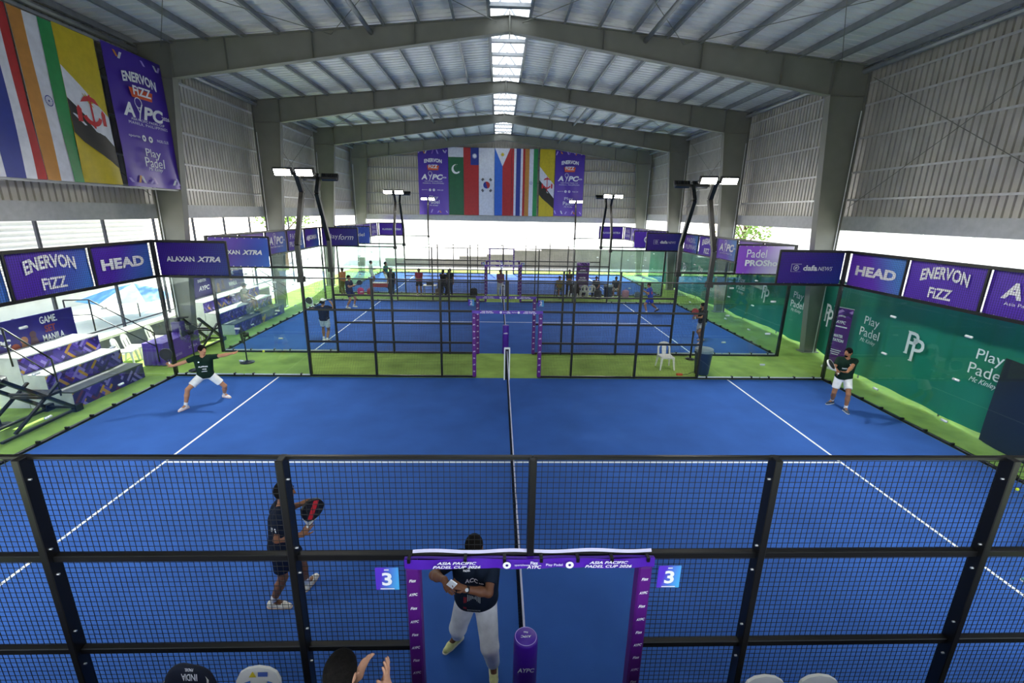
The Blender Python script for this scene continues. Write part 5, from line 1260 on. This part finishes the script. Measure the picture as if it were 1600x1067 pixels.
def racket(grip, d, n, label, face='#141416', frame='#1c1c20', accent=None, s=1.0):
    """grip: where the fist closes (about 6 cm above the butt), d: towards the head, n: normal of the striking face."""
    d = V(*d).normalized(); n = (V(*n) - d * V(*n).dot(d)).normalized(); a = d.cross(n); g = V(*grip) - d * .06
    t = thing('padel_racket', label, 'racket', tuple(g))
    el = lambda k, rx, ry: (rx * math.sin(k * 2 * math.pi / 28) * (1 - .10 * math.cos(k * 2 * math.pi / 28)), .325 - ry * math.cos(k * 2 * math.pi / 28))
    b = MB(); b.prism([el(k, .122, .137) for k in range(28)], g - n * .017, a, d, n * .034); fc = b.build('face', mat('racket ' + face, face, .35), t)
    b = MB(); R = [el(k, .122, .137) for k in range(28)]; Q = [el(k, .131, .146) for k in range(28)]
    for k in range(28):
        j = (k + 1) % 28; q = [Q[k], Q[j], R[j], R[k]]; b.add([g + a * x + d * y + n * z for z in (-.019, .019) for x, y in q], [(3, 2, 1, 0), (4, 5, 6, 7), (0, 1, 5, 4), (2, 3, 7, 6)])
    b.build('frame', mat('racket ' + frame, frame, .35), t)
    b = MB()
    for q in (-1, 1): b.bar(g + d * .12, g + d * .215 + a * q * .075, .022, .03, n)
    b.build('throat', mat('racket throat ' + (accent or frame), accent or frame, .4), t)
    MB().tube([g, g + d * .005, g + d * .13, g + d * .14], [.017, .018, .016, .014], 10).build('grip', mat('grip tape', '#d8d8d4' if accent else '#e8e8e4', .8), t, smooth=True)
    b = MB()
    for sgn in (-1, 1):
        for i in range(-3, 4):
            for j in range(-3, 4):
                if i * i + j * j < 10: disc(b, g + d * (.33 + j * .028) + a * i * .026, a * sgn, d, .0055, n=6, off=.018)
    b.build('holes', mat('hole', '#3a3a3e', .6), fc)
    if accent == 'red' or accent == '#c9c9c9':
        b = MB()
        for sgn in (-1, 1): poly(b, g + d * .325, a * sgn, d, [(-.035, -.12), (.02, -.13), (.045, .13), (-.02, .13)], off=.019)
        b.build('red_stripe', M_RED, fc)
    return t
def chest_print(P, items, m=None, name='lettering'):
    L = MB()
    for it in items:
        if it[0] == 'txt': L2(L, it[1], it[2], it[3], h=it[4], w=it[5], bold=.03)
        else: disc(L, (it[1], it[2], 0), X2, Y2, it[3], off=0)
    print_on(P['shirt'], L, P['p'] + P['t'] * .32 * P['s'], P['r'] * -1, P['t'], -P['f'], m or M_INK, name)

# --- jersey lettering (upside down as seen from the camera)
for txt, y_, h_, w_ in (('INDIA', 0, .055, .15), ('PADEL', -.06, .024, .08)):
    L = MB(); L2(L, txt, 0, y_, h=h_, w=w_, bold=.02); o_ = print_on(JERSEY, L, V(-.05, -.235, .79), V(1, 0, .05), V(0, .55, -.83), V(0, -.62, -.78), M_INK); o_.matrix_parent_inverse = Matrix.Identity(4)
# --- nearest court
GRN = '#0f261d'
P1 = person('player in a dark green shirt lunging with both arms stretched out', (-7.80, 7.97, .80), (.45, -.85, 0), (.35, -.93, 0), (.92, -.38, .0),
    [((-7.66, 8.38, .085), (.85, -.35, 0)), ((-8.19, 7.6, .085), (-.25, -.95, 0))], [(-6.97, 8.05, 1.37), (-8.55, 7.75, 1.05)], t=(.03, -.05, 1), H=1.78, h=.011, skin_c='#b07c5c', shirt=GRN, shoe='#e9dcd8', sole='#d8b8b0', hair='#0d0a09',
    poles=((0, .3, -.6), (-.2, .5, -.5)), kpole=((.9, -.35, .2), (-.35, -.9, .3)), hands=((None, (.1, -.5, .9)), ((-.5, -.3, .6), (.6, -.6, .2))))
chest_print(P1, [('txt', 'PILIPINAS', 0, -.07, .035, .2), ('txt', 'NXLED', .02, -.14, .03, .09), ('txt', '~~~', .01, -.2, .02, .12), ('dot', -.08, .06, .018)])
racket(P1['wr'][1] + V(-.04, -.02, .06), (-.12, -.05, 1), (.35, -.93, .0), 'plain black racket in the outstretched hand of the lunging player', '#1a1a1a', '#141414')
P2 = person('bearded player in a dark green shirt waiting at the right glass wall', (8.93, 7.86, .90), (-.55, -.83, 0), (-.5, -.86, 0), (-.95, -.3, -.02),
    [((8.90, 7.60, .085), (-.3, -.95, 0)), ((9.06, 8.10, .085), (-.9, -.4, 0))][::-1] if False else [((8.98, 7.62, .085), (-.25, -.95, 0)), ((8.98, 8.14, .085), (-.92, -.35, 0))], [(8.62, 7.42, 1.13), (8.58, 7.62, 1.10)], H=1.78, h=.011, skin_c='#9a6a4a', shirt=GRN, shoe='#2c3f58', sole='#cfd4d6', hair='#0d0a09', beard=True, bulk=1.06,
    poles=((.9, -.3, -.5), (-.2, .9, -.5)), hands=(((-.8, .3, -.1), (-.2, .2, 1)), ((-.8, -.3, .1), (.2, -.9, 0))))
chest_print(P2, [('txt', 'PAKISTAN', 0, -.08, .035, .18), ('dot', .07, .05, .018)])
racket(P2['wr'][1] + V(-.06, -.02, 0), (-.45, .1, .5), (.77, -.63, .1), 'black and white racket held in front of the waiting right player', '#17181a', '#dcdcda')
P3 = person('player in navy seen behind the fence post holding a red racket', (-2.93, 1.42, 1.0), (.93, .35, 0), (.93, .3, 0), (.95, .28, -.1),
    [((-2.84, 1.74, .085), (.25, .97, 0)), ((-3.14, 1.44, .085), (.98, -.08, 0))], [(-2.78, 1.80, 1.28), (-2.62, 1.33, 1.17)], t=(.13, .02, 1), H=1.87, h=.0095, skin_c='#8a5a3c', shirt='#10192c', bottom=('shorts', '#141d36'), shoe='#e6e2d8', sole='#d6b9a4', hair='#0d0a09',
    poles=((.0, .5, -.8), (-.5, -.1, -1)), kpole=((1, .3, .2), (1, -.05, .2)), hands=(((.8, -.3, .4), (0, -.7, .4)), ((.55, .25, .7), (.2, .8, 0))), bulk=1.05)
b = MB(); rect(b, O2, X2, Y2, -.035, -.025, .035, .03, off=0)
print_on(P3['shirt'], b, P3['el'][1].lerp(P3['p'] + P3['t'] * .445, .5), P3['f'], Z3, V(0, 1, -.2).normalized(), M_INK, 'sleeve_patch')
racket(P3['wr'][1] + V(.05, .03, .05), (.28, .12, .95), (.72, -.68, .1), 'black and red racket held up beside the fence post', '#16161a', '#202024', '#c9c9c9')
P4 = person('man in navy polo and white trousers standing in the foreground doorway', (-.50, .62, .96), (-.1, -1, 0), (-.15, -1, 0), (-.25, -.85, -.45),
    [((-.31, .55, .085), (.06, -1, 0)), ((-.74, .92, .085), (-.62, -.78, 0))], [(-.60, .26, 1.38), (-.80, .32, 1.44)], t=(0, -.03, 1), H=1.87, h=.0095, skin_c='#6f452c', shirt='#121c2c', bottom=('trousers', '#f2f2f2'), shoe='#dfe09a', sole='#eceadf', hair='#0d0a09', bulk=1.25,
    poles=((1, .0, -.7), (-.9, .2, -.6)), hands=(((-.75, -.1, .55), (-.3, -.2, .8)), ((.45, -.55, -.3), (.6, .2, -.4))), sleeves=.72)
chest_print(P4, [('txt', 'ACC', -.02, -.02, .05, .13), ('txt', 'mobile', .085, -.03, .02, .05), ('txt', 'PADEL', -.07, .1, .02, .07)])
L = MB()
for k in range(9): rect(L, O2, X2, Y2, -.06 + k * .016, -.36, -.055 + k * .016, -.20 + .008 * abs(k - 4), off=0)
print_on(P4['shirt'], L, P4['p'] + P4['t'] * .32, P4['r'] * -1, P4['t'], -P4['f'], mat('pale stripe', '#b8c2c4', .6), 'printed_stripes')
L = MB()
for k in range(3): rect(L, O2, X2, Y2, -.10 + k * .012, -.34, -.096 + k * .012, -.2, off=0)
print_on(P4['shirt'], L, P4['p'] + P4['t'] * .32, P4['r'] * -1, P4['t'], -P4['f'], M_RED, 'printed_stripes')
wc = P4['wr'][0].lerp(P4['el'][0], .12); ax = (P4['el'][0] - P4['wr'][0]).normalized()
t_ = thing('wristwatch', 'dark wristwatch on the man in the foreground doorway', 'watch', tuple(wc)); MB().tube([wc - ax * .012, wc + ax * .012], .034, 16).build('strap', M_BLACK, t_, smooth=True); MB().tube([wc + V(0, -.028, .02), wc + V(0, -.036, .028)], .017, 14).build('dial', M_CLAMP, t_)
g = V(-.715, .20, 1.49)
t_ = thing('smartphone', 'white phone held in both hands by the man in the doorway', 'phone', tuple(g)); b = MB(); b.prism([(-.036, -.07), (.036, -.07), (.036, .07), (-.036, .07)], g, V(.75, -.3, -.35).normalized(), V(.35, -.45, .8).normalized(), V(.02, .04, .02).normalized() * .01); b.build('case', M_WHITE, t_)
b = MB(); b.prism([(-.032, -.064), (.032, -.064), (.032, .064), (-.032, .064)], g + V(.001, .011, .004), V(.75, -.3, -.35).normalized(), V(.35, -.45, .8).normalized(), V(.02, .04, .02).normalized() * .002); b.build('screen', M_BLACK, t_)
# spectator clapping in front of the lens
P5 = person('dark-haired spectator clapping at the bottom edge, seen from behind', (-1.195, -1.55, 1.795), (.25, .97, 0), (.25, .97, 0), (.22, .97, -.12), [((-1.27, -1.10, 1.31), (.2, .97, 0)), ((-1.02, -1.16, 1.31), (.25, .97, 0))],
    [(-1.13, -1.25, 2.19), (-.965, -1.26, 2.15)], t=(.06, .16, 1), H=1.76, h=.006, skin_c='#b98a70', shirt='#1c4450', bottom=('trousers', '#22242c'), hair='#0e0b0a', poles=((-.6, .1, -.8), (.8, -.2, -.7)), hands=(((.42, .2, .9), (.75, -.55, -.2), -1), ((.14, .05, 1), (-.95, .1, .1), 1)), face=False, hspread=.3, hcurl=.15)
# player at the right edge, only a shoe shows
person('player standing just outside the right picture edge with one shoe showing', (7.70, 1.85, .93), (-.95, .3, 0), (-.95, .3, 0), (-.95, .3, 0), [((7.41, 1.70, .085), (-.95, .3, 0)), ((7.98, 2.1, .085), (-.9, .4, 0))], [(7.42, 1.62, 1.05), (7.42, 1.97, 1.05)], h=.016, shirt='#10192c', bottom=('shorts', '#141d36'), shoe='#4f8f8c', sole='#dfe4e2', fingers=False)

# --- middle court
P7 = person('player in navy shirt and white shorts hitting overhead on the middle court', (-6.93, 13.95, .92), (-.1, 1, 0), (.0, 1, 0), (.35, .93, .1), [((-7.05, 14.05, .085), (-.1, 1, 0)), ((-6.86, 13.84, .085), (.7, .7, 0))], [(-7.3, 14.1, 1.3), (-6.62, 14.0, 1.5)], h=.016, H=1.76, skin_c='#a87656', shirt='#141a34', shoe='#ecece8', hair='#120e0c', cap_c='#e4e4e2', fingers=True, poles=((-1, 0, -.3), (1, 0, -.4)), face=False)
L = MB(); L2(L, 'PILIPINAS', 0, 0, h=.04, w=.2, bold=.03); print_on(P7['shirt'], L, P7['p'] + P7['t'] * .36, P7['r'], P7['t'], P7['f'], M_INK)
racket(P7['wr'][0] + V(-.03, 0, .07), (-.45, .0, .6), (0, 1, 0), 'dark racket behind the back of the overhead player', '#22242a', '#c8ccd0')
P8 = person('player in dark shirt and blue shorts at the far left of the middle court', (-8.02, 20.55, .92), (.9, -.3, 0), (.9, -.35, 0), (.95, -.2, 0), [((-7.9, 20.75, .085), (.9, -.3, 0)), ((-8.15, 20.38, .085), (.95, -.3, 0))], [(-7.68, 20.6, 1.2), (-7.7, 20.4, 1.2)], h=.02, H=1.8, skin_c='#b08062', shirt='#2a3048', bottom=('shorts', '#1e2658'), shoe='#e8ecd8', fingers=False)
racket(P8['wr'][1] + V(.05, 0, .03), (.8, 0, .45), (0, 1, .2), 'dark racket held by the player at the far left', '#30343a', '#4a5058')
P9 = person('player in red and blue running on the far right of the middle court', (7.62, 19.95, .86), (-.85, .4, 0), (-.8, .5, 0), (-.9, .3, 0), [((7.42, 19.7, .085), (-.9, .3, 0)), ((8.15, 20.25, .18), (-.75, .3, -.55))], [(7.2, 19.75, 1.2), (7.25, 20.2, 1.15)], t=(-.2, .05, 1), h=.02, skin_c='#9c6b4c', shirt='#2c3f9c', bottom=('shorts', '#2746b4'), shoe='#1c2340', sock='#e8e8e8', fingers=False, kpole=((-1, 0, .3), (-.6, -.2, .3)))
L = MB(); [rect(L, O2, X2, Y2, -.14 + .03 * i_, -.16, -.11 + .03 * i_, .12, off=0) for i_ in range(5)]; print_on(P9['shirt'], L, P9['p'] + P9['t'] * .32, P9['r'], P9['t'], P9['f'], M_RED, 'red_panel', .016)
P10 = person('player in black shirt and grey shorts by the right fence of the middle court', (7.95, 14.38, .86), (-.9, -.35, 0), (-.9, -.3, 0), (-.97, .1, -.05), [((7.86, 14.12, .085), (-.85, -.5, 0)), ((8.15, 14.62, .085), (-.9, .1, 0))], [(7.55, 14.15, 1.05), (7.6, 14.4, 1.05)], t=(-.08, 0, 1), h=.016, skin_c='#8c5c40', shirt='#15161a', bottom=('shorts', '#9a9ca0'), shoe='#e6b4a8', sock='#e8e8e8', beard=True, fingers=True)
racket(P10['wr'][0] + V(-.03, -.02, .02), (-.2, -.2, .9), (-.5, -.8, 0), 'red racket held by the player by the right fence', '#c23a3a', '#a02c2c')

# --- officials, spectators and players farther back
def stander(x, y, ang, label, shirt, bot, H=1.7, arms='down', skin_c='#8c5c40', hair='#120e0c', hairlen=0.0, h=.022, cap_c=None):
    a = math.radians(ang); f = V(math.sin(a), math.cos(a), 0); r = f.cross(Z3); s = H / 1.75; c = V(x, y, 0)
    w = {'down': [c - r * .24 + f * .05 + Z3 * .82 * s, c + r * .24 + f * .05 + Z3 * .82 * s], 'fold': [c + r * .06 + f * .24 + Z3 * 1.12 * s, c - r * .06 + f * .25 + Z3 * 1.08 * s], 'hold': [c - r * .08 + f * .30 + Z3 * 1.1 * s, c + r * .08 + f * .30 + Z3 * 1.1 * s], 'out': [c - r * .65 + f * .15 + Z3 * 1.25 * s, c + r * .3 + f * .15 + Z3 * .95 * s]}[arms]
    return person(label, c + Z3 * .93 * s, f, f, f, [(c - r * .11 + Z3 * .085, f - r * .2), (c + r * .11 + f * .06 + Z3 * .085, f + r * .2)], w, H=H, h=h, shirt=shirt, bottom=bot, skin_c=skin_c, hair=hair, hairlen=hairlen, fingers=False, shoe='#2a2a2c', cap_c=cap_c)
def sitter(x, y, ang, label, shirt, bot, z=.44, H=1.68, skin_c='#8c5c40', hair='#120e0c', hairlen=0.0, h=.022, cap_c=None):
    a = math.radians(ang); f = V(math.sin(a), math.cos(a), 0); r = f.cross(Z3); c = V(x, y, 0)
    return person(label, c + Z3 * (z + .13), f, f, f, [(c - r * .14 + f * .46 + Z3 * (z - .35), f), (c + r * .14 + f * .46 + Z3 * (z - .35), f)], [c - r * .14 + f * .34 + Z3 * (z + .2), c + r * .14 + f * .34 + Z3 * (z + .2)], t=f * .06 + Z3, H=H, h=h, shirt=shirt, bottom=bot, skin_c=skin_c, hair=hair, hairlen=hairlen, fingers=False, shoe='#3a3a3c', cap_c=cap_c)
TR = 'trousers'
stander(-9.55, 24.3, -60, 'person in orange shirt and olive trousers behind the far left player', '#b8744c', (TR, '#6d6a2a'), arms='fold')
stander(-6.65, 24.2, -30, 'person in black shirt and dark jeans standing by the drinks table', '#1d2128', (TR, '#2e3440'), arms='down')
stander(-5.05, 24.45, 180, 'official in red and blue shirt standing behind the small white table', '#9c3850', ('shorts', '#2c2a34'), arms='hold')
stander(-3.55, 23.95, 20, 'person in black clothes with bare arms standing by the fence', '#1a1616', (TR, '#131316'), arms='fold', hairlen=.1)
stander(-3.2, 24.6, -160, 'person in dark blue standing just behind the one in black', '#1c2438', (TR, '#1c2440'), arms='down')
stander(-.15, 24.4, 180, 'official in blue and pink shirt standing in the far doorway', '#7a5472', (TR, '#b9bcc8'), arms='hold')
sitter(3.45, 24.45, 170, 'seated person in a yellow-green shirt left of the jacket chair', '#8a7a2c', ('shorts', '#4c6a68'))
stander(4.1, 24.85, 180, 'tall person in grey standing behind the jacket chair', '#3c3a40', (TR, '#241c1c'), arms='fold')
sitter(4.85, 25.0, 185, 'person in black seated in front of the water station banner', '#23232c', (TR, '#22222a'))
sitter(5.75, 24.6, 200, 'person in navy seated right of the water station banner', '#20283a', (TR, '#1c2030'))
sitter(6.95, 24.55, 190, 'person in black cap seated behind the far trash bin', '#262a30', ('shorts', '#c8c4c0'), cap_c='#16181c')
stander(-7.75, 27.4, 100, 'player in dark green shirt and white shorts on the farthest court', '#1c4a48', ('shorts', '#e8e8e8'), H=1.75, arms='out')
sitter(-11.62, 17.2, 85, 'spectator in dark shirt and cap sitting on the middle court bleacher', '#22382e', ('shorts', '#3c3038'), z=.88, cap_c='#242830')
stander(-9.0, 28.5, 60, 'pale figure in light clothes on the left of the farthest court', '#c8c8c0', ('shorts', '#d0ccc0'), arms='fold')
M_DCH = mat('dark plastic', '#2a2c30', .45)
for x_, y_, a_, w_ in ((3.45, 24.45, 170, 'under the person in yellow-green'), (4.85, 25.0, 185, 'under the person before the water station banner'), (5.75, 24.6, 200, 'under the person in navy right of the water banner'), (6.95, 24.55, 190, 'under the person in the black cap')):
    c_ = chair(x_, y_, -math.radians(a_), 'dark plastic chair ' + w_, m=M_DCH); c_['group'] = 'dark plastic chairs'
t_ = thing('jacket', 'dark brown jacket hanging over the back of a far chair', 'jacket', (4.3, 24.2, .35))
b = MB(); b.sheet(lambda u, v: (4.02 + .56 * u, 24.02 - .03 * math.sin(u * 9) - .06 * v * (1 - v), .32 + .55 * v), 12, 6); b.sheet(lambda u, v: (4.02 + .56 * u, 24.02 + .12 * v, .87 - .01 * math.sin(u * 9)), 12, 2); b.build('cloth', fab('#2a1d1c'), t_, smooth=True)
